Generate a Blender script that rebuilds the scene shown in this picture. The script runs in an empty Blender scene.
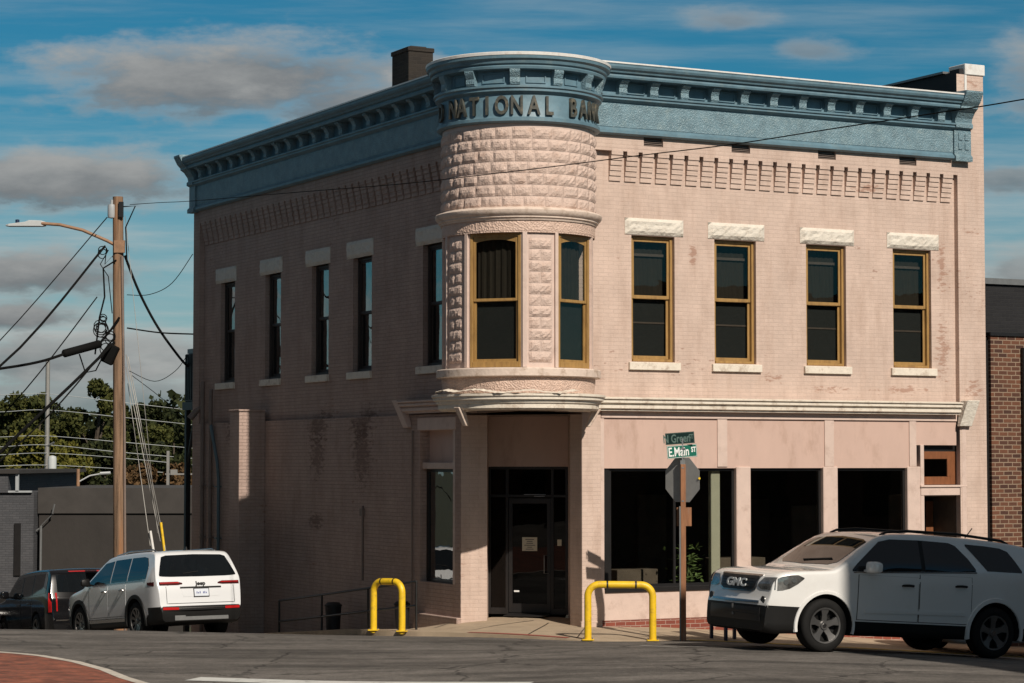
import bpy, bmesh, math, random
import numpy as np
from mathutils import Vector, Matrix
from mathutils.bvhtree import BVHTree
random.seed(7); RNG=np.random.default_rng(7)
R=math.radians; PI=math.pi
S=bpy.context.scene; COL=S.collection
# ------------------------------------------------------------------ camera, sky, sun, exposure
EYE=3.0
cd=bpy.data.cameras.new('camera'); cam=bpy.data.objects.new('camera',cd); COL.objects.link(cam)
cam.location=(0,0,EYE); cam.rotation_euler=(R(90+2.933),0,0)
cd.sensor_width=36; cd.lens=2343/1024*36; cd.clip_end=5000; S.camera=cam
SUN_AZ,SUN_EL=27.6,37.5           # degrees to the right of straight behind the camera
sd=Vector((math.sin(R(SUN_AZ))*math.cos(R(SUN_EL)),-math.cos(R(SUN_AZ))*math.cos(R(SUN_EL)),math.sin(R(SUN_EL))))
sl=bpy.data.lights.new('sun','SUN'); sl.energy=4.6; sl.angle=R(.5); sl.color=(1,.905,.79)
so=bpy.data.objects.new('sun',sl); COL.objects.link(so); so.rotation_euler=sd.to_track_quat('Z','Y').to_euler()
S.view_settings.view_transform='Standard'; S.view_settings.look='None'; S.view_settings.gamma=1
S.view_settings.exposure=0.0; S.view_settings.use_curve_mapping=False
F=2343.0
def world():
    w=bpy.data.worlds.new('World'); S.world=w; w.use_nodes=True; nt=w.node_tree; N=nt.nodes; Lk=nt.links
    bg=N['Background']; bg.inputs[1].default_value=.050
    sky=N.new('ShaderNodeTexSky'); sky.sky_type='NISHITA'; sky.sun_disc=False
    sky.sun_elevation=R(SUN_EL); sky.sun_rotation=R(180-SUN_AZ); sky.dust_density=.3; sky.ozone_density=2.2; sky.air_density=1.0
    def m(op,a,b=None,c=None,clamp=False):
        n=N.new('ShaderNodeMath'); n.operation=op; n.use_clamp=clamp
        for i,x in enumerate((a,b,c)):
            if x is None: continue
            if isinstance(x,(int,float)): n.inputs[i].default_value=x
            else: Lk.new(x,n.inputs[i])
        return n.outputs[0]
    def sm(x,a,b):
        n=N.new('ShaderNodeMapRange'); n.interpolation_type='SMOOTHSTEP'
        n.inputs['From Min'].default_value=a; n.inputs['From Max'].default_value=b; Lk.new(x,n.inputs['Value']); return n.outputs[0]
    def mix(f,a,b,mode='MIX'):
        n=N.new('ShaderNodeMix'); n.data_type='RGBA'; n.blend_type=mode
        if isinstance(f,(int,float)): n.inputs[0].default_value=f
        else: Lk.new(f,n.inputs[0])
        for i,x in ((6,a),(7,b)):
            if isinstance(x,tuple): n.inputs[i].default_value=(*x,1)
            else: Lk.new(x,n.inputs[i])
        return n.outputs[2]
    tc=N.new('ShaderNodeTexCoord'); sp=N.new('ShaderNodeSeparateXYZ'); Lk.new(tc.outputs['Generated'],sp.inputs[0])
    ya=m('MAXIMUM',m('ABSOLUTE',sp.outputs[1]),.05)
    a=m('DIVIDE',sp.outputs[0],ya); b=m('DIVIDE',sp.outputs[2],ya)
    cb=N.new('ShaderNodeCombineXYZ'); Lk.new(a,cb.inputs[0]); Lk.new(m('MULTIPLY',b,2.6),cb.inputs[1])
    def noise(scale,detail,rough,vec=None,w=0):
        n=N.new('ShaderNodeTexNoise'); n.inputs['Scale'].default_value=scale; n.inputs['Detail'].default_value=detail
        n.inputs['Roughness'].default_value=rough; Lk.new(vec or cb.outputs[0],n.inputs['Vector']); return n.outputs[0]
    n1=noise(16,9,.6); n2=noise(55,6,.6); n3=noise(5,5,.55)
    nn=m('ADD',m('MULTIPLY',m('SUBTRACT',n1,.5),2.2),m('MULTIPLY',m('SUBTRACT',n2,.5),.7))
    # cumulus patches: direction (tan azimuth, tan elevation), half sizes, opacity
    cl=[(-.120,.166,.088,.0185,1),(-.062,.152,.05,.013,.95),(-.195,.121,.072,.0165,1),(-.205,.081,.050,.0125,1),(-.212,.0625,.036,.0085,1),(-.185,.044,.085,.014,.9),
        (-.150,.026,.13,.012,.8),(.094,.190,.024,.007,.6),(.127,.177,.020,.006,.6),(.236,.165,.030,.022,.75),(.213,.122,.024,.007,.8),
        (.225,.083,.03,.009,.8),(.02,.03,.2,.016,.6),(.45,.12,.15,.03,1),(-.5,.16,.2,.04,1),(.7,.2,.25,.05,1),(-.9,.1,.3,.03,1)]
    cov=None; num=None; den=None
    for (x,y,rx,ry,g) in cl:
        u=m('MULTIPLY',m('SUBTRACT',a,x),1/rx); v=m('MULTIPLY',m('SUBTRACT',b,y),1/ry)
        e=m('SUBTRACT',1.12,m('SQRT',m('ADD',m('MULTIPLY',u,u),m('MULTIPLY',v,v))))
        e=m('MULTIPLY',sm(m('ADD',e,nn),-.15,.75),g)
        num=m('MULTIPLY',e,v) if num is None else m('ADD',num,m('MULTIPLY',e,v)); den=e if den is None else m('ADD',den,e)
        cov=e if cov is None else m('MAXIMUM',cov,e)
    vv=m('DIVIDE',num,m('ADD',den,.01))
    st=N.new('ShaderNodeMapping'); st.inputs['Scale'].default_value=(1,4.5,1); st.inputs['Rotation'].default_value=(0,0,.12); Lk.new(cb.outputs[0],st.inputs[0])
    ns=noise(6,8,.62,st.outputs[0])
    low=m('SUBTRACT',1.0,sm(b,.045,.165))
    veil=m('MULTIPLY',sm(ns,.38,.80),m('ADD',m('MULTIPLY',low,.8),.30),clamp=True)
    hi=m('SUBTRACT',1.0,m('MULTIPLY',sm(sp.outputs[2],.20,.60),.58))
    base=mix(1.0,sky.outputs[0],(.33,.96,1.12),'MULTIPLY')
    hsv=N.new('ShaderNodeHueSaturation'); hsv.inputs['Saturation'].default_value=1.05; hsv.inputs['Value'].default_value=.90; Lk.new(base,hsv.inputs['Color'])
    c=mix(m('MULTIPLY',low,.62),hsv.outputs[0],(6.6,8.6,9.0))
    c=mix(veil,c,(9.2,9.8,9.6))
    dk=m('ADD',m('MULTIPLY',vv,.55),m('MULTIPLY',m('SUBTRACT',n1,.5),2.0))
    ccol=mix(sm(dk,-.6,.7),(3.0,3.2,3.4),(7.6,7.6,7.4))
    ccol=mix(m('MULTIPLY',m('SUBTRACT',1.0,sm(cov,.25,.85)),.75),ccol,(8.6,8.5,8.2))      # sunlit thin edges
    c=mix(m('MULTIPLY',cov,.95),c,ccol)
    c=mix(m('MULTIPLY',sm(sp.outputs[2],.20,.50),.82),c,(2.95,2.85,2.8))      # made-up grey overhead, out of view, to lift and neutralise the ambient light
    Lk.new(c,bg.inputs[0])
world()
# ------------------------------------------------------------------ helpers
def tag(o,label=None,cat=None,group=None,kind=None):
    if label: o['label']=label
    if cat: o['category']=cat
    if group: o['group']=group
    if kind: o['kind']=kind
    return o
def empty(name,loc=(0,0,0),rz=0,label=None,cat=None,group=None,parent=None):
    o=bpy.data.objects.new(name,None); COL.objects.link(o); o.location=loc; o.rotation_euler=(0,0,rz); o.empty_display_size=.3
    if parent: o.parent=parent
    return tag(o,label,cat,group)
class MB:
    def __init__(s): s.v=[]; s.f=[]
    def add(s,vs,fs):
        b=len(s.v); s.v+= [tuple(p) for p in vs]; s.f+=[tuple(b+i for i in f) for f in fs]; return s
    def poly(s,*p): return s.add(p,[tuple(range(len(p)))])
    def box(s,x0,x1,y0,y1,z0,z1,M=None):
        vs=[(x,y,z) for z in (z0,z1) for y in (y0,y1) for x in (x0,x1)]
        if M: vs=[tuple(M@Vector(v)) for v in vs]
        return s.add(vs,[(0,2,3,1),(4,5,7,6),(0,1,5,4),(2,6,7,3),(0,4,6,2),(1,3,7,5)])
    def tube(s,path,r,n=8,cap=True):
        P=[Vector(p) for p in path]; rr=r if isinstance(r,(list,tuple)) else [r]*len(P); rings=[]; up=None
        for i,p in enumerate(P):
            d=(P[min(i+1,len(P)-1)]-P[max(i-1,0)]).normalized()
            if up is None: up=Vector((0,0,1)) if abs(d.z)<.9 else Vector((1,0,0))
            a=d.cross(up).normalized(); up=a.cross(d).normalized()
            rings.append([p+a*rr[i]*math.cos(2*PI*k/n)+up*rr[i]*math.sin(2*PI*k/n) for k in range(n)])
        vs=[q for g in rings for q in g]
        fs=[(i*n+k,i*n+(k+1)%n,(i+1)*n+(k+1)%n,(i+1)*n+k) for i in range(len(P)-1) for k in range(n)]
        if cap: fs+=[tuple(range(n))[::-1],tuple((len(P)-1)*n+k for k in range(n))]
        return s.add(vs,fs)
    def loft(s,rings,closed=True,cap=True):
        n=len(rings[0]); vs=[q for g in rings for q in g]
        m=n if closed else n-1
        fs=[(i*n+k,i*n+(k+1)%n,(i+1)*n+(k+1)%n,(i+1)*n+k) for i in range(len(rings)-1) for k in range(m)]
        if cap and closed: fs+=[tuple(range(n))[::-1],tuple((len(rings)-1)*n+k for k in range(n))]
        return s.add(vs,fs)
    def lathe(s,prof,n=32,c=(0,0),a0=0,a1=360,axis='z'):
        full=abs(a1-a0)>=360; m=n if full else n+1; rings=[]
        for k in range(m):
            t=R(a0+(a1-a0)*k/n); rings.append([(c[0]+r*math.sin(t),c[1]-r*math.cos(t),z) for r,z in prof])
        if full: rings.append(rings[0])
        if axis=='y': rings=[[(x,z,y) for x,y,z in g] for g in rings]
        vs=[q for g in rings for q in g]; q=len(prof)
        return s.add(vs,[(i*q+k,i*q+k+1,(i+1)*q+k+1,(i+1)*q+k) for i in range(len(rings)-1) for k in range(q-1)])
    def build(s,name,mat,parent=None,smooth=None,bevel=0,recalc=True,weld=True):
        me=bpy.data.meshes.new(name); me.from_pydata(s.v,[],s.f)
        if recalc or weld:
            bm=bmesh.new(); bm.from_mesh(me)
            if weld: bmesh.ops.remove_doubles(bm,verts=bm.verts,dist=1e-5)
            if recalc: bmesh.ops.recalc_face_normals(bm,faces=bm.faces)
            bm.to_mesh(me); bm.free()
        return link(name,me,mat,parent,smooth,bevel)
def link(name,me,mat,parent=None,smooth=None,bevel=0):
    if mat and not me.materials: me.materials.append(mat)
    if smooth is not None:
        me.polygons.foreach_set('use_smooth',[True]*len(me.polygons))
        me.set_sharp_from_angle(angle=R(smooth))
    o=bpy.data.objects.new(name,me); COL.objects.link(o)
    if parent: o.parent=parent
    if bevel:
        b=o.modifiers.new('bevel','BEVEL'); b.width=bevel; b.segments=1; b.limit_method='ANGLE'; b.angle_limit=R(40)
    return o
def lerp(a,b,t): return a+(b-a)*t
def sstep(x,a,b):
    t=min(1,max(0,(x-a)/(b-a))); return t*t*(3-2*t)
def interp(x,xs,ys): return float(np.interp(x,xs,ys))
# ------------------------------------------------------------------ materials
def newmat(name):
    m=bpy.data.materials.new(name); m.use_nodes=True; nt=m.node_tree
    return m,nt,nt.nodes,nt.links,nt.nodes['Principled BSDF']
def mat(name,col,rough=.7,var=.12,scale=6,bump=.0,bscale=60,metal=0,coat=0,spec=.5,dirt=None,stretch=(1,1,1)):
    m,nt,N,L,P=newmat(name); P.inputs['Roughness'].default_value=rough; P.inputs['Metallic'].default_value=metal
    P.inputs['Specular IOR Level'].default_value=spec
    if coat: P.inputs['Coat Weight'].default_value=coat; P.inputs['Coat Roughness'].default_value=.04
    tc=N.new('ShaderNodeTexCoord'); mp=N.new('ShaderNodeMapping'); mp.inputs['Scale'].default_value=stretch; L.new(tc.outputs['Object'],mp.inputs[0])
    n=N.new('ShaderNodeTexNoise'); n.inputs['Scale'].default_value=scale; n.inputs['Detail'].default_value=8; n.inputs['Roughness'].default_value=.65; L.new(mp.outputs[0],n.inputs[0])
    cr=N.new('ShaderNodeValToRGB'); e=cr.color_ramp.elements; e[0].position=.3; e[1].position=.72
    e[0].color=(*[c*(1-var) for c in col],1); e[1].color=(*[min(1,c*(1+var)) for c in col],1); L.new(n.outputs[0],cr.inputs[0])
    out=cr.outputs[0]
    if dirt:
        dc,amt,ds=dirt
        n2=N.new('ShaderNodeTexNoise'); n2.inputs['Scale'].default_value=ds; n2.inputs['Detail'].default_value=10; n2.inputs['Roughness'].default_value=.7; L.new(mp.outputs[0],n2.inputs[0])
        mr=N.new('ShaderNodeMapRange'); mr.inputs['From Min'].default_value=.52; mr.inputs['From Max'].default_value=.68; mr.inputs['To Max'].default_value=amt; L.new(n2.outputs[0],mr.inputs[0])
        mx=N.new('ShaderNodeMix'); mx.data_type='RGBA'; L.new(mr.outputs[0],mx.inputs[0]); L.new(out,mx.inputs[6]); mx.inputs[7].default_value=(*dc,1); out=mx.outputs[2]
    L.new(out,P.inputs['Base Color'])
    if bump:
        nb=N.new('ShaderNodeTexNoise'); nb.inputs['Scale'].default_value=bscale; nb.inputs['Detail'].default_value=6; L.new(mp.outputs[0],nb.inputs[0])
        b=N.new('ShaderNodeBump'); b.inputs['Strength'].default_value=bump; b.inputs['Distance'].default_value=.02; L.new(nb.outputs[0],b.inputs['Height']); L.new(b.outputs[0],P.inputs['Normal'])
    return m
def brickmat(name,c1,c2,mort,bump=.6,painted=True,bw=.215,bh=.0745,mort_w=.006,peel=.5,stain=None,staincol=(.12,.07,.055)):
    m,nt,N,L,P=newmat(name); P.inputs['Roughness'].default_value=.85; P.inputs['Specular IOR Level'].default_value=.25
    tc=N.new('ShaderNodeTexCoord'); sp=N.new('ShaderNodeSeparateXYZ'); L.new(tc.outputs['Object'],sp.inputs[0])
    ad=N.new('ShaderNodeMath'); ad.operation='ADD'; L.new(sp.outputs[0],ad.inputs[0]); L.new(sp.outputs[1],ad.inputs[1])
    cb=N.new('ShaderNodeCombineXYZ'); L.new(ad.outputs[0],cb.inputs[0]); L.new(sp.outputs[2],cb.inputs[1])
    wn=N.new('ShaderNodeTexNoise'); wn.inputs['Scale'].default_value=3; wn.inputs['Detail'].default_value=3; L.new(tc.outputs['Object'],wn.inputs[0])
    wv=N.new('ShaderNodeVectorMath'); wv.operation='MULTIPLY_ADD'; L.new(wn.outputs[1],wv.inputs[0]); wv.inputs[1].default_value=(.01,.018,0); L.new(cb.outputs[0],wv.inputs[2])
    bt=N.new('ShaderNodeTexBrick'); L.new(wv.outputs[0],bt.inputs['Vector']); bt.inputs['Scale'].default_value=1
    bt.inputs['Brick Width'].default_value=bw; bt.inputs['Row Height'].default_value=bh; bt.inputs['Mortar Size'].default_value=mort_w; bt.inputs['Mortar Smooth'].default_value=.3
    bt.inputs['Color1'].default_value=(*c1,1); bt.inputs['Color2'].default_value=(*c2,1); bt.inputs['Mortar'].default_value=(*mort,1)
    n=N.new('ShaderNodeTexNoise'); n.inputs['Scale'].default_value=1.3; n.inputs['Detail'].default_value=9; n.inputs['Roughness'].default_value=.7; L.new(tc.outputs['Object'],n.inputs[0])
    mr=N.new('ShaderNodeMapRange'); mr.inputs['From Min'].default_value=.3; mr.inputs['From Max'].default_value=.7; mr.inputs['To Min'].default_value=.86; mr.inputs['To Max'].default_value=1.1; L.new(n.outputs[0],mr.inputs[0])
    vm=N.new('ShaderNodeVectorMath'); vm.operation='SCALE'; L.new(bt.outputs[0],vm.inputs[0]); L.new(mr.outputs[0],vm.inputs['Scale']); col=vm.outputs[0]
    if painted:
        # grime streaks drifting down the wall
        mp=N.new('ShaderNodeMapping'); mp.inputs['Scale'].default_value=(2.2,2.2,.45); L.new(tc.outputs['Object'],mp.inputs[0])
        g=N.new('ShaderNodeTexNoise'); g.inputs['Scale'].default_value=1.6; g.inputs['Detail'].default_value=8; g.inputs['Roughness'].default_value=.7; L.new(mp.outputs[0],g.inputs[0])
        gr=N.new('ShaderNodeMapRange'); gr.inputs['From Min'].default_value=.47; gr.inputs['From Max'].default_value=.72; gr.inputs['To Max'].default_value=.5; L.new(g.outputs[0],gr.inputs[0])
        mx=N.new('ShaderNodeMix'); mx.data_type='RGBA'; L.new(gr.outputs[0],mx.inputs[0]); L.new(col,mx.inputs[6]); mx.inputs[7].default_value=(c1[0]*.62,c1[1]*.55,c1[2]*.5,1); col=mx.outputs[2]
        # peeled paint, red brick chips, elongated along the courses
        mp2=N.new('ShaderNodeMapping'); mp2.inputs['Scale'].default_value=(5,14,1); L.new(cb.outputs[0],mp2.inputs[0])
        h=N.new('ShaderNodeTexNoise'); h.inputs['Scale'].default_value=1.0; h.inputs['Detail'].default_value=7; h.inputs['Roughness'].default_value=.65; L.new(mp2.outputs[0],h.inputs[0])
        big=N.new('ShaderNodeTexNoise'); big.inputs['Scale'].default_value=.55; big.inputs['Detail'].default_value=2; L.new(tc.outputs['Object'],big.inputs[0])
        s=N.new('ShaderNodeMath'); s.operation='MULTIPLY_ADD'; L.new(big.outputs[0],s.inputs[0]); s.inputs[1].default_value=.55; L.new(h.outputs[0],s.inputs[2])
        hr=N.new('ShaderNodeMapRange'); hr.inputs['From Min'].default_value=.965; hr.inputs['From Max'].default_value=1.01; hr.inputs['To Max'].default_value=peel; L.new(s.outputs[0],hr.inputs[0])
        mx2=N.new('ShaderNodeMix'); mx2.data_type='RGBA'; L.new(hr.outputs[0],mx2.inputs[0]); L.new(col,mx2.inputs[6]); mx2.inputs[7].default_value=(.20,.075,.045,1); col=mx2.outputs[2]
        if stain:      # soot patches with bare brick below old openings
            for (cx,cz,rx,rz) in stain:
                u=N.new('ShaderNodeVectorMath'); u.operation='SUBTRACT'; L.new(cb.outputs[0],u.inputs[0]); u.inputs[1].default_value=(cx,cz,0)
                v=N.new('ShaderNodeVectorMath'); v.operation='MULTIPLY'; L.new(u.outputs[0],v.inputs[0]); v.inputs[1].default_value=(1/rx,1/rz,0)
                l=N.new('ShaderNodeVectorMath'); l.operation='LENGTH'; L.new(v.outputs[0],l.inputs[0])
                k=N.new('ShaderNodeMath'); k.operation='MULTIPLY_ADD'; L.new(h.outputs[0],k.inputs[0]); k.inputs[1].default_value=5.0; L.new(l.outputs['Value'],k.inputs[2])
                r=N.new('ShaderNodeMapRange'); r.inputs['From Min'].default_value=2.7 if staincol[0]>.2 else 3.0; r.inputs['From Max'].default_value=3.15 if staincol[0]>.2 else 3.7; r.inputs['To Min'].default_value=.6 if staincol[0]>.2 else .58; r.inputs['To Max'].default_value=0; L.new(k.outputs[0],r.inputs[0])
                x=N.new('ShaderNodeMix'); x.data_type='RGBA'; L.new(r.outputs[0],x.inputs[0]); L.new(col,x.inputs[6]); x.inputs[7].default_value=(*staincol,1); col=x.outputs[2]
    L.new(col,P.inputs['Base Color'])
    fn=N.new('ShaderNodeTexNoise'); fn.inputs['Scale'].default_value=45; fn.inputs['Detail'].default_value=4; L.new(tc.outputs['Object'],fn.inputs[0])
    ms=N.new('ShaderNodeMath'); ms.operation='MULTIPLY_ADD'; L.new(bt.outputs['Fac'],ms.inputs[0]); ms.inputs[1].default_value=-1; L.new(fn.outputs[0],ms.inputs[2])
    b=N.new('ShaderNodeBump'); b.inputs['Strength'].default_value=bump; b.inputs['Distance'].default_value=.012; L.new(ms.outputs[0],b.inputs['Height']); L.new(b.outputs[0],P.inputs['Normal'])
    return m
def reliefmat(name,col,scale=16,bump=1,dist=.02,var=.12,rough=.6,dirt=None):
    m=mat(name,col,rough,var,5,dirt=dirt); nt=m.node_tree; N=nt.nodes; L=nt.links; P=N['Principled BSDF']
    tc=N.new('ShaderNodeTexCoord'); v=N.new('ShaderNodeTexVoronoi'); v.feature='SMOOTH_F1'; v.inputs['Scale'].default_value=scale; v.inputs['Smoothness'].default_value=.4; L.new(tc.outputs['Object'],v.inputs['Vector'])
    s=N.new('ShaderNodeMath'); s.operation='SINE'; k=N.new('ShaderNodeMath'); k.operation='MULTIPLY'; L.new(v.outputs['Distance'],k.inputs[0]); k.inputs[1].default_value=13; L.new(k.outputs[0],s.inputs[0])
    b=N.new('ShaderNodeBump'); b.inputs['Strength'].default_value=bump; b.inputs['Distance'].default_value=dist; L.new(s.outputs[0],b.inputs['Height']); L.new(b.outputs[0],P.inputs['Normal'])
    return m
def glassmat(name,tint=.3,ior=1.5,rough=.01,wav=.0):
    m,nt,N,L,P=newmat(name); N.remove(P)
    t=N.new('ShaderNodeBsdfTransparent'); t.inputs[0].default_value=(tint,tint*1.02,tint,1)
    g=N.new('ShaderNodeBsdfGlossy'); g.inputs['Roughness'].default_value=rough
    f=N.new('ShaderNodeFresnel'); ge=N.new('ShaderNodeNewGeometry'); io=N.new('ShaderNodeMix'); io.data_type='FLOAT'      # same reflectance from either side of a thin pane
    io.inputs[2].default_value=ior; io.inputs[3].default_value=1/ior; L.new(ge.outputs['Backfacing'],io.inputs[0]); L.new(io.outputs[0],f.inputs[0])
    if wav:
        tc=N.new('ShaderNodeTexCoord'); n=N.new('ShaderNodeTexNoise'); n.inputs['Scale'].default_value=1.6; n.inputs['Detail'].default_value=1.5; L.new(tc.outputs['Object'],n.inputs[0])
        b=N.new('ShaderNodeBump'); b.inputs['Strength'].default_value=wav; b.inputs['Distance'].default_value=.05; L.new(n.outputs[0],b.inputs['Height']); L.new(b.outputs[0],g.inputs['Normal'])
    x=N.new('ShaderNodeMixShader'); L.new(f.outputs[0],x.inputs[0]); L.new(t.outputs[0],x.inputs[1]); L.new(g.outputs[0],x.inputs[2]); L.new(x.outputs[0],N['Material Output'].inputs[0])
    return m
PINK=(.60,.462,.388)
PEELS=[(9.95,5.2,.22,.75),(9.0,4.42,.8,.10),(10.5,4.45,.28,.22),(7.2,4.40,.6,.08),(9.95,6.9,.14,.7),(8.1,8.35,.5,.12),(5.9,4.6,.25,.12),(10.5,10.6,.3,.12),(4.1,6.9,.12,.25),(10.5,7.6,.25,.08)]
STAINS=[(6.45,3.75,.48,.34),(8.75,3.75,.50,.30),(6.45,3.2,.42,.6),(8.75,3.15,.35,.45),(8.8,1.75,.35,.16),(13.6,3.7,.5,.35)]
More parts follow.
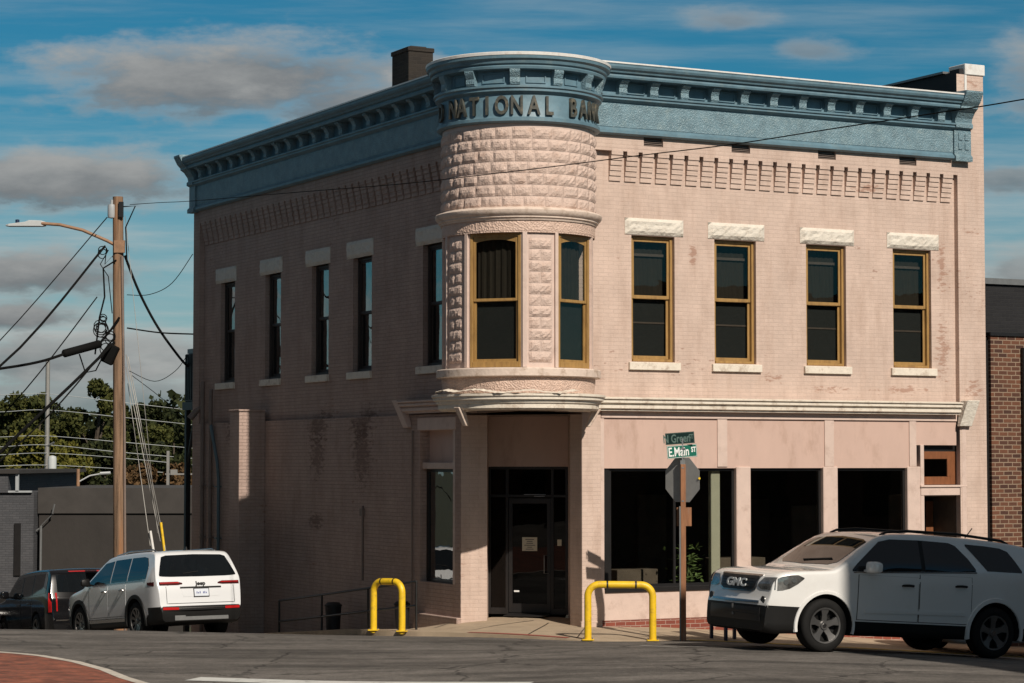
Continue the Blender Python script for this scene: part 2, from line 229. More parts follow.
M=dict(
 brick=brickmat('painted_pink_brick',PINK,tuple(c*.95 for c in PINK),tuple(c*.90 for c in PINK),bump=.42,stain=PEELS,staincol=(.30,.15,.10)),
 brickshade=brickmat('shade_toned_pink_brick',(.45,.335,.285),(.42,.31,.265),(.37,.28,.24),bump=.9,stain=STAINS),  # same pink paint darkened: the side wall's shade is put into this colour
 pink=mat('pink_painted_trim',(.60,.465,.40),.6,.07,4,bump=.15,bscale=30,dirt=((.36,.25,.2),.5,3)),
 panel=mat('pink_painted_board',(.55,.39,.325),.55,.05,3,bump=.1,bscale=10,stretch=(1,1,.4),dirt=((.38,.25,.19),.6,2.5)),
 ashlar=mat('painted_rock_faced_block',(.60,.46,.39),.8,.10,8,bump=.9,bscale=38,dirt=((.33,.2,.14),.55,4)),
 orn=reliefmat('pink_ornament_relief',(.60,.435,.35),15,.4,.016),
 white=mat('white_painted_trim',(.72,.65,.55),.6,.08,9,bump=.3,bscale=25,dirt=((.36,.27,.2),.75,5)), cream=mat('pinkish_cream_trim',(.66,.54,.455),.65,.10,7,bump=.35,bscale=18,dirt=((.34,.24,.17),.75,4)),
 lintel=mat('rock_faced_lintel_paint',(.66,.61,.53),.8,.07,9,bump=1,bscale=16,dirt=((.5,.42,.34),.5,6)),
 blue=mat('blue_painted_metal_cornice',(.112,.200,.250),.5,.22,3,bump=.25,bscale=9,dirt=((.17,.24,.26),.7,5)),
 bluer=reliefmat('blue_ornament_relief',(.155,.25,.295),22,.42,.014,.22,.5,dirt=((.22,.31,.33),.75,6)),
 coping=mat('pale_metal_coping',(.72,.71,.68),.45,.08,6,dirt=((.45,.36,.3),.5,7)),
 black=mat('black_roof_membrane',(.012,.012,.014),.7,.2,3),
 dark=mat('near_black_paint',(.012,.011,.011),.4,.2,5),
 wood=mat('ochre_window_paint',(.34,.20,.065),.5,.18,14,bump=.3,bscale=40,stretch=(1,1,.2),dirt=((.16,.08,.03),.6,8)),
 dwood=mat('dark_window_paint',(.045,.035,.03),.55,.2,14),
 door_wood=mat('varnished_brown_wood',(.20,.075,.03),.45,.25,20,stretch=(1,1,.15)),
 glass=glassmat('window_glass',.72,1.38,.01,.06), glass_s=glassmat('side_window_glass',.35,3.4,.01,.12), shop=glassmat('shop_glass',.85,1.5,.01,.03), entr=glassmat('entrance_glass',.16,1.45,.01,.03),
 curtain=mat('brown_curtain',(.055,.043,.032),.9,.3,6,stretch=(8,8,.3)), screen=mat('grey_insect_screen',(.040,.043,.043),.8,.15,20), shade=mat('pale_window_shade',(.55,.55,.5),.9,.05,4),
 letter=mat('weathered_bronze_letter',(.060,.062,.052),.6,.35,12,dirt=((.25,.2,.13),.7,9)),
 room=mat('dark_room',(.040,.034,.029),.9,.3,2), roomb=mat('dark_room_furniture',(.13,.095,.07),.8,.3,3), green_post=mat('pale_green_pillar',(.50,.47,.36),.6,.06,4),
 leaf=mat('house_plant_leaf',(.14,.20,.06),.6,.4,12),
 redbrick=brickmat('red_brick_plinth',(.25,.07,.045),(.19,.055,.04),(.40,.30,.25),painted=False,bh=.077),
 brownbrick=brickmat('brown_brick',(.155,.066,.038),(.065,.032,.024),(.28,.205,.145),painted=False,bw=.22,bh=.088,mort_w=.011),
 stackbrick=brickmat('dark_chimney_brick',(.036,.030,.025),(.028,.024,.021),(.045,.04,.035),painted=False),
 greybrick=brickmat('grey_painted_brick',(.085,.086,.092),(.068,.07,.076),(.058,.058,.063),painted=False),
 stucco=mat('dark_stucco',(.034,.030,.027),.9,.25,.6,bump=.4,bscale=8,dirt=((.035,.03,.027),.7,.8),stretch=(1,1,.6)),
 concrete=mat('sidewalk_concrete',(.40,.31,.215),.9,.14,2.2,bump=.3,bscale=70,dirt=((.2,.15,.11),.6,1.4)),
 kerb=mat('pale_kerb_concrete',(.55,.50,.43),.85,.15,5,bump=.3,bscale=40,dirt=((.25,.2,.16),.6,4)),
 yellow_kerb=mat('worn_yellow_kerb_paint',(.50,.31,.07),.8,.15,5,dirt=((.33,.27,.2),.8,3)),
 redpaint=mat('worn_red_ramp_paint',(.30,.07,.05),.8,.2,8,dirt=((.2,.12,.09),.6,6)),
 line=mat('worn_road_paint',(.42,.41,.38),.85,.15,9,dirt=((.13,.12,.11),.9,7)),
 paintw=mat('white_stop_line_paint',(.60,.60,.57),.8,.08,9,dirt=((.3,.29,.27),.7,5)),
 yellow=mat('yellow_safety_paint',(.78,.50,.015),.45,.08,9,bump=.15,bscale=30,dirt=((.40,.24,.04),.75,7)),
 tape=mat('black_tape',(.012,.012,.012),.5,.1),
 galv=mat('galvanised_steel',(.22,.225,.225),.5,.12,10,metal=.6), signback=mat('bare_aluminium_sign_back',(.30,.30,.29),.6,.12,7,metal=0),
 rust=mat('rusty_post',(.27,.12,.055),.75,.35,15,stretch=(1,1,.12),dirt=((.25,.24,.22),.8,5)),
 sgreen=mat('green_sign_sheeting',(.005,.13,.085),.35,.05), sgreen2=mat('dark_green_sign_sheeting',(.005,.022,.018),.35,.05), swhite=mat('white_sign_sheeting',(.8,.8,.78),.4,.02), swhite2=mat('faded_sign_letter',(.10,.16,.14),.5,.02),
 paper=mat('cream_paper_notice',(.62,.57,.44),.8,.03), ink=mat('dark_print',(.05,.05,.05),.8,.02),
 pole=mat('weathered_pole_wood',(.23,.145,.09),.9,.6,18,bump=.8,bscale=30,stretch=(1,1,.05),dirt=((.34,.14,.05),.85,4)),
 steelrust=mat('rust_brown_steel_arm',(.28,.16,.09),.6,.25,6), lamp=mat('pale_grey_lamp_housing',(.5,.52,.52),.4,.05),
 cable=mat('black_cable',(.006,.006,.006),.8,.1,spec=.1), guy=mat('grey_guy_wire',(.28,.27,.25),.5,.1,metal=.3), plastic=mat('grey_electrical_box',(.35,.37,.38),.5,.1),
 iron=mat('black_iron_rail',(.010,.010,.010),.5,.2), bin=mat('black_plastic_bin',(.010,.010,.011),.6,.2),
 pipe=mat('painted_conduit',(.20,.15,.125),.6,.15), pipeb=mat('blue_grey_conduit',(.10,.15,.17),.5,.1),
 postal=mat('blue_postal_paint',(.008,.022,.06),.4,.1),
 silver=mat('pearl_silver_car_paint',(.74,.735,.715),.25,.02,2,coat=1,spec=.7,dirt=((.6,.57,.53),.3,1.2)), carwhite=mat('white_car_paint',(.70,.715,.73),.25,.02,2,coat=1,spec=.6,dirt=((.55,.55,.54),.2,1.2)), carblack=mat('black_car_paint',(.006,.006,.007),.12,.02,2,spec=.3,coat=.5), cargrey=mat('silver_sedan_paint',(.4,.4,.4),.3,.02,2,coat=1),
 trim=mat('black_plastic_trim',(.007,.0068,.0065),.5,.15,9,spec=.3), carglass=mat('tinted_car_glass',(.007,.009,.011),.03,.1,2,spec=.5), tyre=mat('tyre_rubber',(.008,.0078,.0075),.8,.25,20,spec=.25),
 alloy=mat('machined_alloy',(.24,.235,.23),.35,.15,8,metal=.85), alloyd=mat('dark_wheel_well',(.006,.006,.006),.8,.1), chrome=mat('chrome',(.48,.47,.46),.25,.02,metal=1),
 tail=mat('red_tail_lens',(.42,.012,.012),.2,.05,coat=1), taild=mat('dark_tail_lens',(.06,.008,.008),.15,.05,coat=1), amber=mat('amber_lens',(.5,.15,.02),.2,.05),
 lens=mat('clear_headlamp_lens',(.20,.20,.195),.10,.7,9,coat=1,metal=.6), plate=mat('white_number_plate',(.62,.66,.72),.5,.05), plateb=mat('blue_plate_print',(.06,.08,.25),.5,.05), grilled=mat('black_grille',(.01,.01,.01),.35,.1),
)
# ------------------------------------------------------------------ building frame
AZ=R(27.757); CA,SA=math.cos(AZ),math.sin(AZ); CX,CY=-.054,42.0
def W(u,v,z=0): return Vector((CX+u*CA-v*SA,CY+u*SA+v*CA,z))
def UV(X,Y): dx,dy=X-CX,Y-CY; return dx*CA+dy*SA,-dx*SA+dy*CA
# ------------------------------------------------------------------ ground
KERB=[(-1.35,90),(-1.35,9),(-1.45,5.5),(-1.75,3.2),(-1.86,2.1),(-1.6,1.3),(-.95,.45),(.1,-1.75),(.45,-2.25),(1.2,-2.62),(2.1,-2.72),(90,-2.72)]
KN=np.array(KERB)
def kerb_d(u,v):            # distance out into the road, negative on the pavement
    p=np.array((u,v)); a=KN[:-1]; b=KN[1:]; ab=b-a; t=np.clip(((p-a)*ab).sum(1)/(ab*ab).sum(1),0,1); q=a+ab*t[:,None]
    dd=np.hypot(*(p-q).T); i=int(dd.argmin()); cr=ab[i,0]*(p-a[i])[1]-ab[i,1]*(p-a[i])[0]
    return dd[i]*(1 if cr<0 else -1)
def hill(Y):
    w=.8; x=(min(Y,72)-42)/w; h=-.09*w*(math.log1p(math.exp(x)) if x<30 else x)
    return h-.0*max(0,Y-72)
def base(X,Y):
    u,v=UV(X,Y); m=1-lerp(sstep(u,-.9,.35),sstep(u,3,9),sstep(v,2.0,3.4))
    return hill(Y)*m-.026*max(0,min(u-1.5,14))-.028*max(0,min(u-2.6,14))-.030*max(0,min(X-3.2,9))
def z_walk(X,Y):
    u,v=UV(X,Y); return base(X,Y)+.02*max(-3,min(3,v))+(.045*sstep(v,.4,2.2)*sstep(u,.2,.9))
def z_road(X,Y):
    u,v=UV(X,Y); d=max(0,kerb_d(u,v))
    A=lerp(.48,1,sstep(X,-3,3.5))
    c=.050*min(d,4)+.025*(max(0,min(d,8)-4))+.0*d
    near=max(0,24-Y)*.055
    return base(X,Y)-.105+c*A+min(near,1.3)+.035
def z_terr(X,Y):
    z=min(z_road(X,Y),z_walk(X,Y))-.35
    return z-(.5*sstep(Y,60,75))
def sheet(name,fn,xs,ys,mat_,mask=None,dz=0,**k):
    mb=MB(); idx={}
    for j,y in enumerate(ys):
        for i,x in enumerate(xs): idx[i,j]=len(mb.v); mb.v.append((x,y,fn(x,y)+dz))
    for j in range(len(ys)-1):
        for i in range(len(xs)-1):
            if mask is None or mask((xs[i]+xs[i+1])/2,(ys[j]+ys[j+1])/2): mb.f.append((idx[i,j],idx[i+1,j],idx[i+1,j+1],idx[i,j+1]))
    o=mb.build(name,mat_,smooth=60,weld=False); tag(o,kind='structure',**k); return o
def asphalt():
    m,nt,N,L,P=newmat('worn_asphalt'); P.inputs['Roughness'].default_value=.85; P.inputs['Specular IOR Level'].default_value=.3
    tc=N.new('ShaderNodeTexCoord')
    def nz(s,d,st=(1,1,1),rot=0):
        mp=N.new('ShaderNodeMapping'); mp.inputs['Scale'].default_value=st; mp.inputs['Rotation'].default_value=(0,0,rot); L.new(tc.outputs['Object'],mp.inputs[0])
        n=N.new('ShaderNodeTexNoise'); n.inputs['Scale'].default_value=s; n.inputs['Detail'].default_value=d; n.inputs['Roughness'].default_value=.7; L.new(mp.outputs[0],n.inputs[0]); return n.outputs[0]
    a=nz(.55,6,(.35,1.6,1),.25); b=nz(2.2,8); c=nz(90,3); c2=nz(14,6)
    def mr(x,lo,hi,t0,t1):
        n=N.new('ShaderNodeMapRange'); n.inputs[1].default_value=lo; n.inputs[2].default_value=hi; n.inputs[3].default_value=t0; n.inputs[4].default_value=t1; L.new(x,n.inputs[0]); return n.outputs[0]
    def mul(x,y):
        n=N.new('ShaderNodeMath'); n.operation='MULTIPLY'; L.new(x,n.inputs[0]); L.new(y,n.inputs[1]); return n.outputs[0]
    f=mul(mul(mul(mr(a,.38,.62,.58,1.3),mr(b,.3,.7,.75,1.25)),mr(c,.3,.7,.6,1.45)),mr(c2,.35,.65,.78,1.2))
    v=N.new('ShaderNodeVectorMath'); v.operation='SCALE'; v.inputs[0].default_value=(.128,.116,.104); L.new(f,v.inputs['Scale'])
    # tar-sealed cracks
    vo=N.new('ShaderNodeTexVoronoi'); vo.feature='DISTANCE_TO_EDGE'; vo.inputs['Scale'].default_value=.32; L.new(tc.outputs['Object'],vo.inputs['Vector'])
    wn=N.new('ShaderNodeTexNoise'); wn.inputs['Scale'].default_value=1.5; wn.inputs['Detail'].default_value=5; L.new(tc.outputs['Object'],wn.inputs[0])
    wv=N.new('ShaderNodeVectorMath'); wv.operation='MULTIPLY_ADD'; wv.inputs[1].default_value=(.9,.9,0); L.new(wn.outputs[1],wv.inputs[0]); L.new(tc.outputs['Object'],wv.inputs[2]); L.new(wv.outputs[0],vo.inputs['Vector'])
    k=mr(vo.outputs['Distance'],.004,.012,.45,1)
    v2=N.new('ShaderNodeVectorMath'); v2.operation='SCALE'; L.new(v.outputs[0],v2.inputs[0]); L.new(k,v2.inputs['Scale'])
    L.new(v2.outputs[0],P.inputs['Base Color'])
    bp=N.new('ShaderNodeBump'); bp.inputs['Strength'].default_value=.7; bp.inputs['Distance'].default_value=.012; L.new(c,bp.inputs['Height']); L.new(bp.outputs[0],P.inputs['Normal'])
    return m
M['asphalt']=asphalt()
M['terr']=mat('rough_grass_and_dirt',(.05,.055,.03),1,.4,.4)
M['clay']=brickmat('clay_paver',(.26,.085,.05),(.19,.06,.04),(.13,.07,.05),painted=False,bump=.8)
fine_x=list(np.arange(-30,30.01,.5)); fine_y=list(np.arange(20,76,.5))
sheet('ground',z_terr,[-900,-300,-120,-60]+fine_x+[60,120,300,900],[-900,-200,-60,-20,0,10]+fine_y+[85,110,160,300,900,2500],M['terr'])
def inroad(x,y):
    u,v=UV(x,y); return kerb_d(u,v)>-.25
sheet('road',z_road,list(np.arange(-60,-16,4))+list(np.arange(-16,18,.25))+list(np.arange(18,60,4)),list(np.arange(-8,26,2))+list(np.arange(26,50,.25))+list(np.arange(50,74,1)),M['asphalt'],inroad)
def walkmesh():
    # pavement slabs laid from the kerb line inwards to the walls
    mb=MB(); kb=MB(); yk=MB(); pts=[]
    for (a,b) in zip(KERB[:-1],KERB[1:]):
        n=max(1,int(math.dist(a,b)/.5)) if math.dist(a,b)<60 else 70
        for i in range(n):
            t=i/n; pts.append((lerp(a[0],b[0],t),lerp(a[1],b[1],t)))
    pts=[p for p in pts if p[1]<40 and p[0]<45]
    c=(6.0,12.0)
    def inn(p,k):
        u,v=p
        if k==1:   # inside the kerb stone
            d=Vector((c[0]-u,c[1]-v)); 
            if u>2.2: d=Vector((0,1))
            elif v>3.4: d=Vector((1,0))
            d.normalize(); return (u+d.x*.15,v+d.y*.15)
        if u>2.2: return (u,.35)
        if v>3.4: return (.3,v)
        return (1.9,3.3)
    def P3(p,dz=0): 
        w=W(*p); return (w.x,w.y,z_walk(w.x,w.y)+dz)
    rows=[]
    for p in pts:
        q=inn(p,1); e=inn(p,2); rows.append((p,q,[ (lerp(q[0],e[0],t),lerp(q[1],e[1],t)) for t in (0,.15,.3,.45,.6,.75,.9,1)]))
    for A,B in zip(rows[:-1],rows[1:]):
        ramp=(-1.2<A[0][0]<.15 and A[0][1]<.8)
        tgt=yk if A[0][0]>1.5 and A[0][1]<0 else kb
        a,b,a1,b1=P3(A[0]),P3(B[0]),P3(A[1]),P3(B[1])
        low=lambda q:(q[0],q[1],q[2]-.4)
        tgt.poly(a,b,b1,a1); tgt.poly(low(a),low(b),b,a)
        for i in range(7):
            mb.poly(P3(A[2][i]),P3(B[2][i]),P3(B[2][i+1]),P3(A[2][i+1]))
    o=mb.build('sidewalk',M['concrete'],smooth=40); tag(o,kind='structure')
    tag(kb.build('kerb',M['concrete'],smooth=30),kind='structure'); tag(yk.build('kerb',M['yellow_kerb'],smooth=30),kind='structure')
    # expansion joints
    j=MB()
    def joint(p,q,w=.012):
        n=14
        for i in range(n):
            a=W(lerp(p[0],q[0],i/n),lerp(p[1],q[1],i/n)); b=W(lerp(p[0],q[0],(i+1)/n),lerp(p[1],q[1],(i+1)/n))
            d=(b-a).normalized(); s=Vector((-d.y,d.x,0))*w
            j.poly(*[(t.x,t.y,z_walk(t.x,t.y)+.005) for t in (a-s,b-s,b+s,a+s)])
    joint((-.7,.55),(1.2,1.3)); joint((.35,-1.85),(1.7,.2)); joint((-.1,-.9),(1.3,.9)); joint((2.0,-1.2),(12,-1.2)); joint((-1.4,1.4),(0,2.3))
    for u in (2.2,3.7,5.2,6.7,8.2): joint((u,-2.5),(u,-.1))
    o=j.build('sidewalk_joints',M['dark']); tag(o,kind='structure')
    r=MB(); a=Vector((-.78,.18)); b=Vector((.16,-1.78)); n=10; d=(b-a).normalized(); s=Vector((-d.y,d.x))*.16   # red strip at the lowered kerb
    for i in range(n):
        p=a+(b-a)*i/n; q=a+(b-a)*(i+1)/n; r.poly(*[(lambda w:(w.x,w.y,z_walk(w.x,w.y)+.008))(W(*t)) for t in (p+s*.1,q+s*.1,q+s,p+s)])
    tag(r.build('red_kerb_paint',M['redpaint']),kind='structure')
walkmesh()
def strip_ground(name,pts,w,mat_,fn=z_road,dz=.006,n=30):
    mb=MB(); P=[Vector(p) for p in pts]; L=[0]
    for a,b in zip(P[:-1],P[1:]): L.append(L[-1]+(b-a).length)
    def at(s):
        for i in range(len(P)-1):
            if s<=L[i+1]+1e-9: return P[i]+(P[i+1]-P[i])*((s-L[i])/(L[i+1]-L[i]))
        return P[-1]
    prev=None
    for k in range(n+1):
        s=L[-1]*k/n; p=at(s); q=at(min(L[-1],s+.05))-at(max(0,s-.05)); q.normalize(); nrm=Vector((-q.y,q.x))
        row=[p+nrm*w*t for t in (-.5,0,.5)]; row=[(a.x,a.y,fn(a.x,a.y)+dz) for a in row]
        if prev: mb.poly(prev[0],row[0],row[1],prev[1]); mb.poly(prev[1],row[1],row[2],prev[2])
        prev=row
    return tag(mb.build(name,mat_),kind='structure')
# ------------------------------------------------------------------ the bank building (local x along the front, y along the side street)
B=empty('bank_building',(CX,CY,0),AZ,'two storey pink painted brick bank with a round corner turret and blue metal cornice','building')
UE,VE=10.82,16.43        # extent of the walls
ZC=9.06                  # underside of the cornice
def wall_grid(mb,a0,a1,z0,z1,holes,plane,depth_in=.14,x=True,inward=1):
    """flat wall with rectangular holes; x=True: wall in y=plane running along x, else in x=plane running along y"""
    As=sorted({a0,a1,*[h[0] for h in holes],*[h[1] for h in holes]}); Zs=sorted({z0,z1,*[h[2] for h in holes],*[h[3] for h in holes]})
    As=[a for a in As if a0<=a<=a1]; Zs=[z for z in Zs if z0<=z<=z1]
    p=(lambda a,d,z:(a,plane+d,z)) if x else (lambda a,d,z:(plane+d,a,z))
    for i in range(len(As)-1):
        for k in range(len(Zs)-1):
            ca,cz=(As[i]+As[i+1])/2,(Zs[k]+Zs[k+1])/2
            if any(h[0]<ca<h[1] and h[2]<cz<h[3] for h in holes): continue
            mb.poly(p(As[i],0,Zs[k]),p(As[i+1],0,Zs[k]),p(As[i+1],0,Zs[k+1]),p(As[i],0,Zs[k+1]))
    for h in holes:
        l,r,b,t=h[:4]; D=h[4] if len(h)>4 else depth_in
        mb.poly(p(l,0,b),p(l,D,b),p(l,D,t),p(l,0,t)); mb.poly(p(r,0,b),p(r,D,b),p(r,D,t),p(r,0,t))
        mb.poly(p(l,0,t),p(l,D,t),p(r,D,t),p(r,0,t)); mb.poly(p(l,0,b),p(l,D,b),p(r,D,b),p(r,0,b))
RW=[2.626,4.448,6.547,8.618]; RWW=.94; WZ0,WZ1=4.85,7.20
LW=[13.953,11.13,8.45,6.242,2.90]; LWW=.93
VENT=[2.83,4.77,6.76,8.71]
REC=.12                 # the field between the piers is set back by this much
# -- front wall
PU=10.15
w=MB()
holes=[(u,u+RWW,WZ0,WZ1,.20) for u in RW]
w0=MB()
wall_grid(w0,1.0,PU,3.9,8.80,holes,REC)
w0.poly((PU,REC,3.9),(PU,0,3.9),(PU,0,8.80),(PU,REC,8.80))
vh=[(u,u+.42,8.86,9.04,.12) for u in VENT]
wall_grid(w0,1.0,PU,8.80,ZC+.5,vh,0)
w0.poly((1.0,REC,8.80),(1.0,0,8.80),(PU,0,8.80),(PU,REC,8.80))
# right pier up to the parapet
for (a,b,z0,z1) in ((PU,UE,-1.2,10.78),): 
    w0.poly((a,0,z0),(b,0,z0),(b,0,z1),(a,0,z1))
w0.build('front_wall',M['brick'],B,weld=True)
ww=MB()
wall_grid(ww,0,VE,-2.5,3.9,[(2.17,3.70,.70,3.80,.35)],0,x=False)     # lower part, storefront bay near the corner
wall_grid(ww,0,16.0,3.9,8.80,[(v,v+LWW,WZ0,WZ1,.24) for v in LW],REC,x=False)
ww.poly((REC,16.0,3.9),(0,16.0,3.9),(0,16.0,8.80),(REC,16.0,8.80)); ww.poly((0,16.0,3.9),(0,VE,3.9),(0,VE,8.80),(0,16.0,8.80))
ww.poly((0,0,3.9),(REC,0,3.9),(REC,16,3.9),(0,16,3.9))
wall_grid(ww,0,VE,8.80,ZC+.5,[],0,x=False); ww.poly((REC,0,8.8),(0,0,8.8),(0,16,8.8),(REC,16,8.8))
# drop the part of the lower wall in front of the corner entrance
ww.f=[f for f in ww.f if not (max(ww.v[i][1] for i in f)<=2.18 and max(ww.v[i][2] for i in f)<=3.91 and min(ww.v[i][1] for i in f)<.1)]
ww.add([],[])
ww.box(-.001,.35,1.93,2.17,-1,3.9)
ww.build('side_wall',M['brickshade'],B,weld=True)
w=MB(); w.poly((0,VE,-3),(UE,VE,-3),(UE,VE,10),(0,VE,10)); w.poly((UE,0,-3),(UE,VE,-3),(UE,VE,10.7),(UE,0,10.7)); w.poly((10.3,.45,9.9),(10.3,VE,9.9),(10.3,VE,10.7),(10.3,.45,10.7))
w.build('rear_wall',M['brickshade'],B)
w=MB(); w.box(.35,10.32,.3,VE-.02,9.86,9.92); w.build('roof',M['black'],B)
# party-wall parapet with its black membrane and pale coping
w=MB(); w.box(10.26,UE+.02,.30,VE,9.7,10.86); w.box(10.24,10.36,.02,.34,10.28,10.90); w.build('parapet',M['black'],B,bevel=.01)
w=MB(); w.box(10.20,UE+.05,.5,VE,10.861,10.905); w.build('parapet_flashing',M['galv'],B)
w=MB(); w.box(10.345,UE+.03,-.03,.5,10.78,11.0); w.box(10.34,10.40,-.02,.0,10.3,10.78); w.build('coping',M['coping'],B,bevel=.01)
# chimney behind the cornice
w=MB(); w.box(.47,1.02,5.25,6.05,9.9,11.27); w.box(.45,1.04,5.23,6.07,11.27,11.36); w.box(.56,.92,5.35,5.9,11.36,11.40)
w.build('chimney',M['stackbrick'],B,bevel=.01)
# -- corbel tables under the vents
def corbels(horizontal,lst,name):
    mb=MB()
    for (a,wid) in lst:
        for k in range(6):
            zt=8.75-.095*k; pr=REC*(1-k/6.3)
            if horizontal: mb.box(a,a+wid,REC-pr-.002,REC+.02,zt-.088,zt+.006)
            else: mb.box(REC-pr-.002,REC+.02,a,a+wid,zt-.088,zt+.006)
    # plain band above
    if horizontal: mb.box(1.2,PU-.001,.002,REC,8.735,8.80)
    else: mb.box(.002,REC,0.5,15.999,8.735,8.80)
    mb.build(name,M['brick' if horizontal else 'brickshade'],B)
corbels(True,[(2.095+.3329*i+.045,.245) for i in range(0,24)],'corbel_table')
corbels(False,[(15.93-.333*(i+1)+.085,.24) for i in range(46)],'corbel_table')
for u in VENT:
    f=MB(); f.box(u+.004,u+.416,.06,.10,8.864,9.036); v=f.build('vent',M['dark'],B)
    g=MB()
    for k in range(5): g.box(u+.01,u+.41,.02+.004*k,.055,8.872+k*.033,8.884+k*.033,None)
    g.build('vent_louvre',M['pipe'],v)
# -- windows
def sash(name,face,a0,a1,z0,z1,d,wood,glass,kind,normal_x):
    """double hung window. face: plane coordinate, d: set-back of the frame. normal_x False = front wall"""
    q=(lambda a,dd,z:(a,face+dd,z)) if not normal_x else (lambda a,dd,z:(face+dd,a,z))
    def bx(mb,x0,x1,d0,d1,zz0,zz1):
        p=q(x0,d0,zz0); r=q(x1,d1,zz1); mb.box(min(p[0],r[0]),max(p[0],r[0]),min(p[1],r[1]),max(p[1],r[1]),zz0,zz1)
    fr=MB(); zm=(z0+z1)/2+.03
    o=.055; bx(fr,a0,a0+o,d-.03,d+.09,z0,z1); bx(fr,a1-o,a1,d-.03,d+.09,z0,z1); bx(fr,a0+o,a1-o,d-.03,d+.09,z1-o,z1); bx(fr,a0+o,a1-o,d-.05,d+.09,z0,z0+o*.9)
    f=fr.build(name,wood,B,bevel=.006)
    for (s0,s1,dd,nm) in ((z0+o,zm+.02,d+.035,'lower_sash'),(zm-.02,z1-o,d+.0,'upper_sash')):
        s=MB(); t=.048; i0,i1=a0+o+.004,a1-o-.004
        bx(s,i0,i0+t,dd,dd+.035,s0,s1); bx(s,i1-t,i1,dd,dd+.035,s0,s1); bx(s,i0+t,i1-t,dd,dd+.035,s1-t,s1); bx(s,i0+t,i1-t,dd,dd+.035,s0,s0+t+.012)
        s.build(nm,wood,f,bevel=.004)
        g=MB(); bx(g,i0+t-.006,i1-t+.006,dd+.014,dd+.019,s0+t+.006,s1-t+.006); g.build('pane',glass,f)
    # what hangs behind the glass
    c=MB()
    for i in range(24):
        x0=lerp(a0+.1,a1-.08,i/24); x1=lerp(a0+.1,a1-.08,(i+1)/24); y0=d+.16+.006*math.sin(i*1.7); y1=d+.16+.006*math.sin((i+1)*1.7)
        c.poly(q(x0,y0,zm),q(x1,y1,zm),q(x1,y1,z1-.02),q(x0,y0,z1-.02))
    c.build('curtain',M['shade'] if kind=='shade' else M['curtain'],f,smooth=60)
    c=MB(); bx(c,a0+.06,a1-.06,d+.105,d+.11,z0+.03,zm); c.build('screen',M['screen'],f)
    if kind=='rail':
        c=MB(); bx(c,a0+.1,a1-.1,d+.12,d+.13,z1-.36,z1-.31); c.build('blind_rail',M['pipe'],f)
        c=MB(); bx(c,a0+.1,a1-.1,d+.092,d+.1,z0+.72,z0+.75); c.build('sash_lift',M['pipe'],f)
    c=MB(); bx(c,a0-.3,a1+.3,d+.5,d+.52,z0-.2,z1+.2); bx(c,a0-.3,a1+.3,d+.1,d+.52,z1+.2,z1+.22); c.build('room_dark',M['room'],f)
    return f
def lintel(f,a0,a1,z0,z1,normal_x,face):
    # rock-faced block, pillowed with random facets
    mb=MB(); nx,nz=16,5; idx={}
    for i in range(nx+1):
        for k in range(nz+1):
            e=min(i,nx-i,k*1.0,(nz-k)*1.0); d=-.012 if e==0 else -(.04+.022*random.random())
            a=lerp(a0,a1,i/nx)+(0 if i in(0,nx) else random.uniform(-.01,.01)); z=lerp(z0,z1,k/nz); idx[i,k]=len(mb.v)
            mb.v.append((a,face+d,z) if not normal_x else (face+d,a,z))
    for i in range(nx):
        for k in range(nz): mb.f.append((idx[i,k],idx[i+1,k],idx[i+1,k+1],idx[i,k+1]))
    if not normal_x: mb.box(a0,a1,face-.012,face+.1,z0,z1)
    else: mb.box(face-.012,face+.1,a0,a1,z0,z1)
    mb.build('lintel',M['lintel'],f)
def sill(f,a0,a1,z0,z1,normal_x,face):
    mb=MB()
    if not normal_x: mb.box(a0,a1,face-.06,face+.18,z0,z1)
    else: mb.box(face-.06,face+.18,a0,a1,z0,z1)
    mb.build('sill',M['white'],f,bevel=.008)
for i,u in enumerate(RW):
    f=sash('window',REC,u+.004,u+RWW-.004,WZ0+.004,WZ1-.004,.10,M['wood'],M['glass'],'rail',False)
    f['label']='ochre framed sash window, '+('nearest the turret','second from the turret','third from the turret','nearest the party pier')[i]
    lintel(f,u-.145,u+RWW+.19,WZ1+.012,WZ1+.32,False,REC); sill(f,u-.07,u+RWW+.1,WZ0-.155,WZ0-.01,False,REC)
for i,v in enumerate(LW):
    f=sash('window',REC,v+.004,v+LWW-.004,WZ0+.004,WZ1-.004,.13,M['dwood'],M['glass_s'],'shade' if i in (1,3) else 'plain',True)
    lintel(f,v-.09,v+LWW+.31,WZ1-.0,WZ1+.35,True,REC); sill(f,v-.03,v+LWW+.22,WZ0-.155,WZ0-.01,True,REC)
# -- belt course over the shop front
def profile_run(mb,prof,a0,a1,horizontal,face=0,cap=True,miter0=0):
    """prof: list of (out,z); runs along the wall from a0 to a1"""
    P=(lambda a,o,z:(a,face-o,z)) if horizontal else (lambda a,o,z:(face-o,a,z))
    n=max(1,int(abs(a1-a0)/1.2)); rings=[[P(lerp(a0,a1,k/n),o,z) for o,z in prof] for k in range(n+1)]
    mb.loft(rings,closed=True,cap=cap)
BELT=[(0,3.93),(.10,3.93),(.10,3.955),(.15,3.975),(.15,4.03),(.125,4.036),(.125,4.055),(.19,4.075),(.19,4.115),(.17,4.12),(.17,4.13),(.22,4.145),(.22,4.165),(0,4.19)]
mb=MB(); profile_run(mb,BELT,1.62,10.07,True); o=mb.build('belt_course',M['white'],B); o['label']='white moulded belt course over the shop front'
mb=MB(); profile_run(mb,BELT,1.5,4.40,False); mb.build('belt_course',M['pink'],B)
